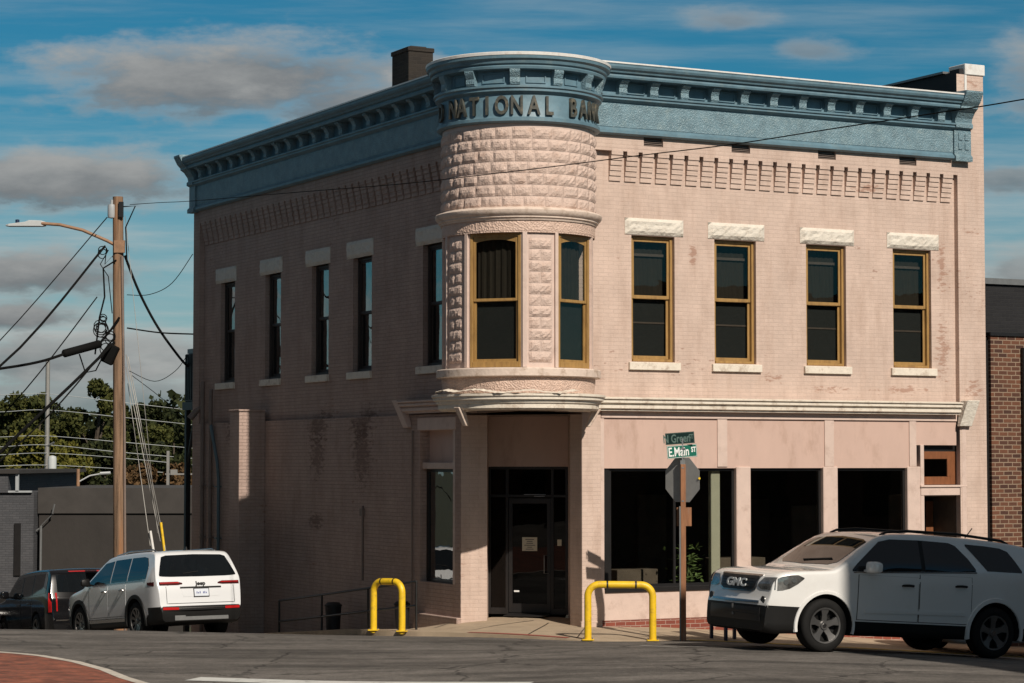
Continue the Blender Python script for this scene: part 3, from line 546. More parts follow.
def console(lx,ly,z0,z1,wid,out,mat_,horizontal,lean=.12,name='console'):
    """slanted end bracket, wider on top"""
    mb=MB()
    for (zz0,zz1,o0,o1,s0,s1) in ((z0,z1,.10,out,0,lean),):
        pts=[]
        for (zz,oo,ss) in ((zz0,o0,s0),(zz1,o1,s1)):
            for (a,o) in ((0,0),(wid,0),(wid,oo),(0,oo)):
                pts.append((lx+ss+a,ly-o,zz) if horizontal else (lx-o,ly+ss+a,zz))
        mb.add(pts,[(0,1,2,3),(4,5,6,7),(0,1,5,4),(1,2,6,5),(2,3,7,6),(3,0,4,7)])
    return mb.build(name,mat_,B,bevel=.01)
console(10.075,0,3.70,4.215,.30,.24,M['orn'] if 0 else M['lintel'],True,.10,'belt_end_bracket')
console(0,4.05,3.66,4.20,.22,.22,M['pink'],False,.28,'belt_end_bracket')
# -- shop front: fascia, pillars, panes, stall riser
mb=MB(); mb.box(1.95,9.05,.06,.16,2.875,3.93); mb.box(9.05,10.1,.055,.16,3.325,3.93); mb.build('fascia_board',M['panel'],B)
mb=MB()
for u in (1.90,4.45,6.90,8.93): mb.box(u,u+(.09 if u<2 else .22 if u<8 else .17),.035,.08,2.90 if u>2 else .1,3.80)
mb.box(1.92,10.1,.02,.09,3.80,3.93); mb.build('fascia_batten',M['pink'],B,bevel=.006)
mb=MB(); mb.box(1.50,1.90,0,.45,-.4,3.93); mb.box(1.48,1.92,-.012,.05,-.4,.10); mb.build('corner_pier',M['brick'],B,bevel=.008)
for (a,b) in ((4.867,5.19),(6.86,7.2),(8.87,9.19)):
    mb=MB(); mb.box(a,b,.03,.26,.55,2.90); o=mb.build('pillar',M['pink'],B,bevel=.012)
mb=MB(); mb.box(1.92,8.95,.05,.3,.09,.66); mb.build('stall_riser',M['pink'],B,bevel=.01)
mb=MB(); mb.box(1.90,8.95,.035,.3,-.6,.09); mb.build('plinth',M['redbrick'],B)
mb=MB(); 
for a,b in ((2.0,4.867),(5.19,6.86),(7.2,8.87)): mb.box(a,b,.02,.14,.60,.69)
mb.box(1.99,2.13,.09,.13,.7,2.87)
mb.build('shop_window_sill',M['dark'],B,bevel=.008)
shops=[(2.13,4.865),(5.192,6.858),(7.202,8.868)]
for i,(a,b) in enumerate(shops):
    fr=MB(); z0,z1=.69,2.874; t=.05; fr.box(a,a+t,.12,.17,z0,z1); fr.box(b-t,b,.12,.17,z0,z1); fr.box(a+t,b-t,.12,.17,z1-t,z1); fr.box(a+t,b-t,.12,.17,z0,z0+t)
    if i==0: fr.box(3.52,3.57,.12,.17,z0+t,z1-t)
    f=fr.build('shop_window',M['dark'],B); g=MB(); g.box(a+t-.01,b-t+.01,.14,.148,z0+t-.01,z1-t+.01); g.build('pane',M['shop'],f)
mb=MB(); mb.box(4.40,4.60,.19,.30,.3,2.9); mb.build('interior_pillar',M['green_post'],B,bevel=.01)
# shop interior shell
mb=MB(); mb.poly((2,5.5,-.2),(10.6,5.5,-.2),(10.6,5.5,3.9),(2,5.5,3.9)); mb.poly((2.2,.3,.02),(10.6,.3,.02),(10.6,5.5,.02),(2.2,5.5,.02)); mb.poly((2.2,.2,3.6),(10.6,.2,3.6),(10.6,5.5,3.6),(2.2,5.5,3.6))
mb.poly((10.6,.1,0),(10.6,5.5,0),(10.6,5.5,3.9),(10.6,.1,3.9)); mb.poly((2.25,2.6,0),(2.25,5.5,0),(2.25,5.5,3.9),(2.25,2.6,3.9))
mb.build('interior_wall',M['room'],B)
for nm_,bx_ in (('interior_door',(5.9,6.6,5.38,5.45,.02,2.3)),('interior_door',(8.3,8.9,4.9,5.0,.02,2.2)),('display_board',(2.9,3.35,2.2,2.25,.4,2.0)),('interior_cabinet',(3.0,3.9,1.3,1.7,.02,.95)),('interior_cabinet',(5.6,6.7,1.8,2.3,.02,1.1)),('interior_door',(7.9,8.6,2.6,2.65,.02,2.1))):
    mb=MB(); mb.box(*bx_); mb.build(nm_,M['roomb'],B,bevel=.01)
# side entrance bay on the right
mb=MB(); mb.box(9.19,9.28,.03,.2,-.4,3.93-.6); mb.box(10.19,10.3,-.006,.2,-.4,3.7); mb.box(9.19,10.3,.02,.2,2.33,2.53); mb.box(9.17,10.32,-.01,.1,2.49,2.535); mb.build('side_entrance_frame',M['pink'],B,bevel=.008)
mb=MB(); mb.box(9.285,10.185,.17,.22,2.54,2.70); mb.box(9.285,9.37,.17,.22,2.70,3.2); mb.box(9.96,10.185,.17,.22,2.70,3.2); mb.box(9.37,9.96,.17,.22,3.05,3.2)
f=mb.build('transom_window',M['door_wood'],B,bevel=.006); mb=MB(); mb.box(9.36,9.97,.19,.195,2.69,3.06); mb.build('pane',M['shop'],f)
mb=MB(); mb.box(9.28,10.19,.172,.21,3.2,3.325); mb.build('transom_soffit',M['dark'],B)
mb=MB(); mb.box(9.29,9.40,.9,.95,0,2.1); mb.box(9.80,9.95,.9,.95,0,2.05); mb.box(9.40,9.80,.9,.95,.0,.5); mb.box(9.4,9.8,.9,.95,1.95,2.1); d=mb.build('side_door',M['door_wood'],B,bevel=.006)
mb=MB(); mb.box(9.39,9.81,.92,.93,.5,1.95); mb.build('pane',M['shop'],d); mb=MB(); mb.box(9.52,9.56,.86,.885,.8,1.95); mb.build('yellow_post',M['wood'],d)
mb=MB(); mb.box(9.42,9.50,.885,.897,.8,1.95); mb.box(9.58,9.68,.885,.897,.7,1.95); mb.build('glazing_bar',M['green_post'],d)
mb=MB(); mb.box(9.285,9.295,.2,1.2,0,2.33); mb.box(10.18,10.19,.2,1.2,0,2.33); mb.box(9.29,10.18,1.2,1.22,0,2.33); mb.box(9.29,10.18,.2,1.2,2.30,2.328); mb.build('side_entrance_recess',M['roomb'],B)
mb=MB(); mb.box(9.97,10.15,.88,.9,0,2.2); mb.build('side_door_jamb',M['door_wood'],B)
# side-street shop window near the corner
mb=MB(); z0=.70; t=.05
mb.box(.0,.35,2.17,2.27,.70,3.62); mb.box(-.02,.3,2.12,3.78,3.60,3.84); mb.box(.05,.2,2.2,3.7,2.86,2.98); f0=mb.build('corner_window_surround',M['pink'],B,bevel=.008)
mb=MB(); mb.box(.20,.25,2.25,3.69,2.98,3.6); mb.build('transom_board',M['panel'],B)
mb=MB(); mb.box(.14,.2,2.271,2.33,z0,2.86); mb.box(.14,.2,3.6,3.69,z0,2.86); mb.box(.14,.2,2.33,3.6,z0,z0+.07); mb.box(.14,.2,2.33,3.6,2.80,2.86); f=mb.build('corner_window',M['dark'],B)
mb=MB(); mb.box(.165,.172,2.32,3.61,z0+.06,2.81); mb.build('pane',M['glass_s'],f)
mb=MB(); mb.box(.34,.38,2.2,3.7,.1,3.8); mb.build('corner_window_backing',M['dark'],B)
mb=MB(); mb.box(-.10,.0,1.9,3.8,-1.2,.10); mb.build('side_plinth',M['brickshade'],B,bevel=.01)
# -- corner entrance
A0=(.0,1.93); B0=(1.50,.10)      # front edges of the splayed reveals
DL=(1.00,2.76); DR=(2.20,1.78)   # door line
def vwall(name,p,q,z0,z1,mat_,th=.05,side=1):
    d=Vector((q[0]-p[0],q[1]-p[1])); d.normalize(); n=Vector((-d.y,d.x))*th*side
    mb=MB(); a,b=Vector(p),Vector(q); ps=[a,b,b+n,a+n]
    mb.add([(t.x,t.y,z) for z in (z0,z1) for t in ps],[(0,1,2,3),(4,5,6,7),(0,1,5,4),(1,2,6,5),(2,3,7,6),(3,0,4,7)])
    return mb,d,n
mb,_,_=vwall('x',(.0,1.93),(.47,1.77),-.5,3.93,None,.12); mb2,_,_=vwall('x',(.47,1.77),DL,-.5,3.93,None,.12); mb.add(mb2.v,mb2.f)
mb.build('entrance_pier',M['brick'],B,bevel=.006)
mb,_,_=vwall('x',(1.88,.33),DR,-.5,3.93,None,-.12); mb.build('entrance_pier',M['brick'],B,bevel=.006)
mb=MB(); mb.poly((-.1,1.9,3.86),(1.5,-.05,3.86),(2.3,1.8,3.86),(1.0,2.9,3.86)); mb.build('entrance_ceiling',M['pipe'],B)
mb,d,n=vwall('x',DL,DR,2.90,3.86,None,.06); mb.build('entrance_transom_board',M['panel'],B)
DV=Vector((DR[0]-DL[0],DR[1]-DL[1])); DW=DV.length; dv=DV.normalized(); dn=Vector((dv.y,-dv.x))   # outwards
if dn.dot(Vector((-1,-1)))<0: dn=-dn
MD=Matrix(((dv.x,-dn.x,0,DL[0]),(dv.y,-dn.y,0,DL[1]),(0,0,1,.10),(0,0,0,1)))       # local door frame: x along the door, y inwards
mb=MB(); T=.05
for a,b in ((0,T),(.34,.34+T),(1.22,1.22+T),(DW-T,DW)): mb.box(a,b,0,.07,0,2.80,MD)
mb.box(T,DW-T,.0,.07,2.75,2.80,MD); mb.box(T,DW-T,.0,.07,2.22,2.27,MD); mb.box(T,.34,0,.07,0,.12,MD); mb.box(1.27,DW-T,0,.07,0,.12,MD); mb.box(T,DW-T,-.03,.09,0,.02,MD)
fr=mb.build('entrance_frame',M['dark'],B,bevel=.004)
mb=MB()
for a,b,z0,z1 in ((T,.34,.12,2.22),(1.27,DW-T,.12,2.22),(T,DW-T,2.27,2.75)): mb.box(a-.005,b+.005,.03,.036,z0-.005,z1+.005,MD)
mb.build('pane',M['entr'],fr)
mb=MB(); 
for a,b,z0,z1 in ((.395,.47,.03,2.2),(1.14,1.215,.03,2.2),(.47,1.14,.03,.2),(.47,1.14,2.1,2.2)): mb.box(a,b,.012,.055,z0,z1,MD)
dr=mb.build('entrance_door',M['dark'],B,bevel=.004)
mb=MB(); mb.box(.465,1.145,.03,.036,.19,2.11,MD); mb.build('pane',M['entr'],dr)
mb=MB(); mb.tube([MD@Vector(p) for p in ((1.17,.01,.78),(1.10,-.06,.78),(1.10,-.06,1.12),(1.17,.01,1.12))],.012); mb.build('handle',M['galv'],dr,smooth=50)
mb=MB(); mb.box(.66,.95,.012,.02,1.20,1.46,MD); p=mb.build('notice',M['paper'],dr)
mb=MB()
for k,(x0,x1) in enumerate(((.72,.89),(.75,.86),(.74,.87),(.70,.91),(.76,.85),(.73,.88))): mb.box(x0,x1,.010,.0118,1.425-.037*k-.012,1.425-.037*k,MD)
mb.build('notice_print',M['ink'],dr)
mb=MB(); mb.box(1.34,1.42,.016,.022,1.30,1.42,MD); mb.build('opening_hours_sticker',M['paper'],fr)
mb=MB(); mb.box(.50,.60,.02,.026,.42,.45,MD); mb.build('door_sticker',M['swhite'],dr)
mb=MB(); mb.box(.9,1.1,-.05,.0,2.23,2.25,MD); mb.box(.7,1.12,-.02,0,2.265,2.28,MD); mb.build('door_closer',M['galv'],fr)
mb=MB(); mb.poly((1.05,2.8,.1),(2.2,1.8,.1),(3.2,3.5,.1),(2.0,4.5,.1)); mb.poly((2.0,4.5,.1),(3.2,3.5,.1),(3.2,3.5,3.8),(2.0,4.5,3.8)); mb.poly((.96,2.8,0),(2.0,4.5,0),(2.0,4.5,3.8),(.96,2.8,3.8)); mb.build('lobby_wall',M['room'],B)
# doormat and threshold
mt=MB(); MM=Matrix.Translation((0,0,0)); mt.box(.42,1.2,-.62,-.06,-.005,.018,MD)
o=mt.build('doormat',M['dark'],None,bevel=.004); o.matrix_world=Matrix.Translation((CX,CY,0.0))@Matrix.Rotation(AZ,4,'Z'); tag(o,'black rubber doormat in front of the glass corner entrance','doormat')
# -- downpipes, meters and cable heads on the side wall
for v,r,mk,zt,zb in ((15.55,.05,'pipe',8.0 if 0 else 4.9,-2),(15.0,.045,'pipe',4.7,-2),(14.5,.04,'pipeb',3.6,-2)):
    mb=MB(); 
    if mk=='pipeb': mb.tube([(-.06,15.0,3.85),(-.10,14.85,3.75),(-.07,14.55,3.0),(-.07,14.45,2.6),(-.07,14.45,-2)],r,10)
    else: mb.tube([(-.07,v,zb),(-.07,v,zt-.2),(-.05,v+.03,zt)],r,10)
    for z in (-.5,1.2,2.4): mb.box(-.125,0,v-.07,v+.07,z,z+.03)
    mb.build('conduit',M[mk],B,smooth=50)
mb=MB(); mb.tube([(-.05,15.7,4.3),(-.16,15.74,4.2),(-.30,15.8,4.02)],[.03,.075,.085],10); mb.build('cable_head',M['pipe'],B,smooth=50)
mb=MB(); mb.box(-.62,-.0,11.72,12.30,-2.2,4.12); mb.box(-.64,.0,11.69,12.33,4.12,4.16); mb.build('buttress',M['brickshade'],B,bevel=.008)
mb=MB(); mb.tube([(-.04,3.95,3.6),(-.05,3.95,.2)],.018,6); mb.build('conduit',M['pipe'],B)
mb=MB(); mb.tube([(-.02,6.35,2.1),(-.02,6.35,.6)],.02,6); mb.box(-.06,0,6.28,6.42,1.9,2.05); mb.build('conduit',M['pipe'],B)
# ------------------------------------------------------------------ straight cornices
CORN=[(0,9.02),(.05,9.02),(.11,9.05),(.11,9.10),(.07,9.13),(.055,9.15),(.055,9.62),(.10,9.645),(.14,9.67),(.14,9.705),(.17,9.72),(.17,9.75),(.02,9.76),(.02,10.03),(.30,10.035),(.31,10.07),(.30,10.12),(.345,10.13),(.36,10.165),(.40,10.19),(.42,10.23),(.42,10.27),(.43,10.275),(.43,10.30),(0,10.34)]
def cornice(horizontal,a0,a1):
    mb=MB(); profile_run(mb,CORN,a0,a1,horizontal); c=mb.build('cornice',M['blue'],B)
    mb=MB(); P=[(.435,10.285),(.435,10.312),(.0,10.352),(.0,10.33)]
    profile_run(mb,P,a0,a1,horizontal); mb.build('cornice_flashing',M['coping'],c)
    mb=MB()
    if horizontal: mb.box(a0,a1,-.062,-.05,9.17,9.60)
    else: mb.box(-.062,-.05,a0,a1,9.17,9.60)
    mb.build('frieze_panel',M['bluer'],c)
    return c
cf=cornice(True,1.2,9.995); cs=cornice(False,1.2,16.45)
def bracket(par,a,horizontal,wd=.17):
    prof=[(.02,9.76),(.13,9.76),(.155,9.80),(.15,9.88),(.19,9.96),(.25,10.0),(.25,10.03),(.02,10.03)]
    mb=MB(); P=(lambda x,o,z:(x,-o,z)) if horizontal else (lambda x,o,z:(-o,x,z))
    mb.loft([[P(a-wd/2,o,z) for o,z in prof],[P(a+wd/2,o,z) for o,z in prof]])
    mb.build('bracket',M['bluer'],par)
def recess_panel(par,a,horizontal,wd,hgt=(9.80,9.99)):
    mb=MB()
    for (x0,x1,z0,z1) in ((a-wd/2,a+wd/2,hgt[0],hgt[0]+.02),(a-wd/2,a+wd/2,hgt[1]-.02,hgt[1]),(a-wd/2,a-wd/2+.02,*hgt),(a+wd/2-.02,a+wd/2,*hgt)):
        if horizontal: mb.box(x0,x1,-.045,-.018,z0,z1)
        else: mb.box(-.045,-.018,x0,x1,z0,z1)
    mb.build('panel_moulding',M['blue'],par)
bu=[2.30+.668*i for i in range(12)]
for i,u in enumerate(bu):
    if u<9.9: bracket(cf,u,True)
    if u+.334<9.7: recess_panel(cf,u+.334,True,.38)
bv=[2.35+.70*i for i in range(20)]
for v in bv:
    if v<16.2: bracket(cs,v,False)
# end consoles of the cornices
def endblock(horizontal,a0,a1):
    mb=MB(); prof=[(0,9.0),(.15,9.0),(.15,9.09),(.12,9.12),(.10,9.14),(.10,9.64),(.17,9.67),(.17,9.74),(.13,9.78),(.15,9.86),(.24,9.98),(.33,10.04),(.33,10.08),(.37,10.12),(.41,10.16),(.50,10.33),(.50,10.37),(0,10.39)]
    P=(lambda x,o,z:(x,-o,z)) if horizontal else (lambda x,o,z:(-o,x,z))
    mb.loft([[P(a0,o,z) for o,z in prof],[P(a1,o,z) for o,z in prof]])
    for k in range(4):   # raised squares on the console face
        z=9.24+.19*(k//2); x=a0+.1+.16*(k%2)
        if horizontal: mb.box(x,x+.1,-.12,-.09,z,z+.13)
    return mb.build('end_console',M['bluer'],cf if horizontal else cs)
endblock(True,10.0,10.42); endblock(False,16.10,16.50)
# ------------------------------------------------------------------ corner turret
T0=(.15,-.08)
def tp(th,r,z):    # th in degrees: 0 faces the front, -90 the side street
    return (T0[0]+r*math.sin(R(th)),T0[1]-r*math.cos(R(th)),z)
TA0,TA1=-172,84
def tl(prof,name,mat_,par,n=72,smooth=35,a0=TA0,a1=TA1):
    mb=MB(); mb.lathe(prof,n,T0,a0,a1); return mb.build(name,mat_,par,smooth=smooth)
tur=tl([(0,9.9),(1.37,9.9),(1.37,7.2),(1.0,7.2)],'turret',M['pink'],B); tur['label']='round corner turret of pink rock-faced blocks with two sash windows'
mb=MB(); mb.lathe([(1.30,7.0),(1.30,4.6)],72,T0,TA0,TA1)
# zone of the windows: mullions, panels, windows on the curve
# angles in this frame (camera axis is at -27.757)
VA=-27.757
def ang(a): return a+VA
W1=(ang(-40),ang(1.8)); W2=(ang(31.5),ang(71))
PAN=[(ang(-68),ang(-46)),(ang(6.5),ang(27))]; W0=(ang(-128),ang(-86))
core=MB()
for a0,a1 in ((TA0,W0[0]),(W0[1],W1[0]),(W1[1],W2[0]),(W2[1],TA1)): core.lathe([(1.28,4.62),(1.33,4.62),(1.33,7.02),(1.28,7.02)],max(3,int((a1-a0)/4)),T0,a0,a1)
core.build('turret_window_wall',M['pink'],tur,smooth=40)
tl([(1.2,7.02),(1.375,7.02),(1.375,6.99),(1.36,6.985),(1.36,7.0),(1.38,7.02),(1.38,7.235)],'turret_head_band',M['orn'],tur)
tl([(1.36,7.20),(1.40,7.20),(1.415,7.235),(1.44,7.25),(1.44,7.275),(1.475,7.30),(1.50,7.34),(1.505,7.38),(1.49,7.40),(1.37,7.44)],'turret_string_course',M['cream'],tur)
tl([(1.2,4.63),(1.46,4.63),(1.475,4.61),(1.475,4.49),(1.45,4.475),(1.3,4.475)],'turret_sill',M['cream'],tur)
tl([(1.38,4.475),(1.38,4.40),(1.34,4.07),(1.3,3.9)],'turret_base_band',M['orn'],tur)
# sheet-metal lining between the ornamental base and the entrance ceiling
tl([(1.30,4.16),(1.50,4.19),(1.56,4.175),(1.56,4.14),(1.53,4.12),(1.53,4.08),(1.48,4.06),(1.47,4.02),(1.44,4.0),(1.44,3.93),(1.40,3.90),(.9,3.90)],'turret_belt',M['white'],tur,a0=-150,a1=84)
# torn flashing on top of the belt
mb=MB(); top=[];bot=[]
for k in range(60):
    th=ang(-70+k*1.9); r=1.575+.02*math.sin(k*.9)+random.uniform(0,.02); z=4.20+.025*math.sin(k*.35)+random.uniform(-.008,.012)-(.0 if k>25 else -.03*math.sin(k/25*PI))
    top.append(tp(th,r-.13,z+.03)); bot.append(tp(th,r,z))
for k in range(59): mb.poly(top[k],top[k+1],bot[k+1],bot[k])
mb.build('torn_flashing',M['white'],tur,recalc=False)
mb=MB(); mb.lathe([(1.30,3.905),(.0,3.905)],40,T0,-150,84); mb.build('turret_soffit',M['pipe'],tur)
for th in (ang(-47),ang(98)):
    a=th; mb=MB()
    for s in (0,):
        c=[tp(a-2.6,1.34,3.95),tp(a+2.6,1.34,3.95),tp(a+2.6,1.50,3.95),tp(a-2.6,1.50,3.95),tp(a-2.2,1.22,3.62),tp(a+2.2,1.22,3.62),tp(a+2.2,1.30,3.62),tp(a-2.2,1.30,3.62)]
        mb.add(c,[(0,1,2,3),(4,5,6,7),(0,1,5,4),(1,2,6,5),(2,3,7,6),(3,0,4,7)])
    mb.build('belt_bracket',M['cream'],tur,bevel=.01)
# mullion strips
mb=MB()
def vstrip(mb,a0,a1,r0,r1,z0,z1):
    n=max(1,int(abs(a1-a0)/3)); mb.lathe([(r0,z0),(r1,z0),(r1,z1),(r0,z1),(r0,z0)],n,T0,a0,a1)
    for a in (a0,a1): mb.poly(tp(a,r0,z0),tp(a,r1,z0),tp(a,r1,z1),tp(a,r0,z1))
for a in (W1[0]-2.4,W1[1]+2.4,W2[0]-2.4,W2[1]+2.4,W0[1]+2.4,PAN[0][0]-1.8,PAN[1][0]-1.6): vstrip(mb,a-1.3,a+1.3,1.32,1.375,4.64,7.0)
mb.build('turret_mullion',M['pink'],tur)
# rock-faced panels and block courses
def rockblock(mb,a0,a1,z0,z1,r,amp=.035,g=.006):
    na=max(3,int((a1-a0)*math.pi/180*r/.045)); nz=max(3,int((z1-z0)/.045)); idx={}; ga=math.degrees(g/r)
    for i in range(na+1):
        for k in range(nz+1):
            e=min(i,na-i,k,nz-k); d=0 if e==0 else amp*(.55+.75*random.random())*(1 if e>1 else .8)
            idx[i,k]=len(mb.v); mb.v.append(tp(lerp(a0+ga,a1-ga,i/na),r+d,lerp(z0+g,z1-g,k/nz)))
    for i in range(na):
        for k in range(nz): mb.f.append((idx[i,k],idx[i+1,k],idx[i+1,k+1],idx[i,k+1]))
for (a0,a1) in PAN:
    mb=MB()
    nrow=11; z0,z1=4.72,6.90
    for k in range(nrow):
        zz0=lerp(z0,z1,k/nrow); zz1=lerp(z0,z1,(k+1)/nrow)
        if k%2: m_=lerp(a0,a1,.5); rockblock(mb,a0+1,m_,zz0,zz1,1.335,.024); rockblock(mb,m_,a1-1,zz0,zz1,1.335,.024)
        else: rockblock(mb,a0+1,a1-1,zz0,zz1,1.335,.032)
    mb.build('turret_panel',M['ashlar'],tur,weld=False,recalc=False)
mb=MB()
for k in range(7):
    z0=7.42+(8.83-7.42)*k/7; z1=7.42+(8.83-7.42)*(k+1)/7; a=TA0+(7 if k%2 else 0)
    while a<TA1-6:
        b=min(a+random.choice((12.5,14.5,16)),TA1)
        if TA1-b<5: b=TA1
        rockblock(mb,a,b,z0,z1,1.375,.029); a=b
mb.build('turret_block_courses',M['ashlar'],tur,weld=False,recalc=False)
# flat sash windows set on the curve
def turret_window(a0,a1,lab,kind):
    am=(a0+a1)/2; half=1.33*math.sin(R((a1-a0)/2)); off=1.33*math.cos(R((a1-a0)/2))-.02
    c=math.cos(R(am)); s=math.sin(R(am))
    Mx=Matrix(((c,-s,0,T0[0]+off*s),(s,c,0,T0[1]-off*c),(0,0,1,0),(0,0,0,1)))   # x along, y inwards
    fr=MB(); z0,z1=4.64,7.0; o=.055
    fr.box(-half,-half+o,-.02,.08,z0,z1,Mx); fr.box(half-o,half,-.02,.08,z0,z1,Mx); fr.box(-half+o,half-o,-.02,.08,z1-.075,z1,Mx); fr.box(-half+o,half-o,-.03,.08,z0,z0+.10,Mx)
    f=fr.build('window',M['wood'],tur,bevel=.005); f['label']=lab
    zm=(z0+z1)/2
    sb=MB()
    for (s0,s1,dd) in ((z0+.1,zm+.02,.03),(zm-.02,z1-.075,.0)):
        t=.048; i0,i1=-half+o+.004,half-o-.004
        sb.box(i0,i0+t,dd,dd+.03,s0,s1,Mx); sb.box(i1-t,i1,dd,dd+.03,s0,s1,Mx); sb.box(i0+t,i1-t,dd,dd+.03,s1-t,s1,Mx); sb.box(i0+t,i1-t,dd,dd+.03,s0,s0+t,Mx)
    # arched head of the upper sash
    n=10
    for i in range(n):
        x0=lerp(i0+t,i1-t,i/n); x1=lerp(i0+t,i1-t,(i+1)/n); y0=.05*(1-((i/n)*2-1)**2); y1=.05*(1-(((i+1)/n)*2-1)**2)
        zt=z1-.075-t
        sb.add([tuple(Mx@Vector(p)) for p in ((x0,.001,zt-.05+y0),(x1,.001,zt-.05+y1),(x1,.001,zt+.001),(x0,.001,zt+.001))],[(0,1,2,3)])
    sb.build('sash',M['wood'],f,bevel=.003)
    g=MB(); g.box(i0+t-.005,i1-t+.005,.012,.016,zm,z1-.12,Mx); g.box(i0+t-.005,i1-t+.005,.042,.046,z0+.14,zm,Mx); g.build('pane',M['glass'],f)
    c_=MB(); 
    for i in range(20):
        x0=lerp(-half+.1,half-.1,i/20); x1=lerp(-half+.1,half-.1,(i+1)/20); c_.add([tuple(Mx@Vector(p)) for p in ((x0,.13+.015*math.sin(i*1.9),zm),(x1,.13+.015*math.sin((i+1)*1.9),zm),(x1,.13+.015*math.sin((i+1)*1.9),z1),(x0,.13+.015*math.sin(i*1.9),z1))],[(0,1,2,3)])
    c_.build('curtain',M['curtain'],f)
    c_=MB(); c_.box(-half+.05,half-.05,.09,.095,z0+.05,zm,Mx); c_.build('screen',M['screen'],f)
    c_=MB(); c_.box(-half+.03,half-.03,.2,.21,z0,z1,Mx); c_.build('room_dark',M['room'],f)
turret_window(*W1,'wide ochre framed sash window in the middle of the turret','plain'); turret_window(*W2,'narrow looking ochre framed sash window at the right of the turret','plain'); turret_window(*W0,'sash window on the side street flank of the turret','plain')
# turret cornice, frieze and lettering
tc_=tl([(1.36,8.90),(1.42,8.90),(1.47,8.93),(1.47,8.985),(1.44,9.0),(1.425,9.03),(1.425,9.40),(1.45,9.42),(1.50,9.45),(1.50,9.49),(1.53,9.51),(1.53,9.545),(1.41,9.555),(1.41,9.82),(1.57,9.83),(1.58,9.87),(1.56,9.90),(1.60,9.92),(1.615,9.97),(1.655,10.0),(1.665,10.07),(1.0,10.13)],'turret_cornice',M['blue'],tur,n=96,smooth=30,a0=-180,a1=86)
tl([(1.67,10.055),(1.675,10.10),(1.65,10.115),(0,10.17)],'cornice_flashing',M['coping'],tc_,n=96,a0=-180,a1=86)
ba=[ang(x) for x in (-104,-77,-47,-19.5,-6,17,30 ,53,76,94)]
ba=[ang(x) for x in (-122,-90,-61,-34,-2.4,27,54.5,79,103)]
def turbracket(a,w_=3.3):
    prof=[(1.40,9.56),(1.51,9.56),(1.53,9.60),(1.52,9.68),(1.56,9.76),(1.57,9.79),(1.57,9.826),(1.40,9.826)]
    mb=MB(); mb.loft([[tp(a-w_,r,z) for r,z in prof],[tp(a+w_,r,z) for r,z in prof]]); mb.build('bracket',M['bluer'],tc_)
for a in ba: turbracket(a)
for a,b in zip(ba[:-1],ba[1:]):
    mb=MB(); x0,x1=a+7.5,b-7.5
    for (p0,p1,z0,z1) in ((x0,x1,9.60,9.615),(x0,x1,9.765,9.78),(x0,x0+.8,9.60,9.78),(x1-.8,x1,9.60,9.78)): vstrip(mb,p0,p1,1.405,1.43,z0,z1)
    mb.build('panel_moulding',M['blue'],tc_)
def text_mesh(body,size,extr,bold=0,sx=1):
    c=bpy.data.curves.new('t','FONT'); c.body=body; c.size=size; c.extrude=extr; c.offset=bold; c.align_x='CENTER'; c.resolution_u=3
    o=bpy.data.objects.new('t',c); COL.objects.link(o); dg=bpy.context.evaluated_depsgraph_get(); me=bpy.data.meshes.new_from_object(o.evaluated_get(dg))
    bpy.data.objects.remove(o); bpy.data.curves.remove(c)
    me.transform(Matrix.Diagonal((sx,1,1,1))); return me
for ch,a in zip('DNATIONALBANK',(-71,-52.5,-43,-32.3,-22.3,-11.7,-1.2,10.6,21.4,41,51.5,62.5,73.5)):
    me=text_mesh(ch,.455,.022,.010,.68); th=R(ang(a)); p=tp(ang(a),1.425,9.05)
    # text x -> tangent, y -> up, z -> outwards
    tx=Vector((math.cos(th),math.sin(th),0)); nz_=Vector((math.sin(th),-math.cos(th),0))
    me.transform(Matrix(((tx.x,0,nz_.x,p[0]+nz_.x*.032),(tx.y,0,nz_.y,p[1]+nz_.y*.032),(0,1,0,p[2]),(0,0,0,1))))
    me.materials.clear(); o=link('letter',me,M['letter'],tc_); o['label']='raised bronze letter '+ch
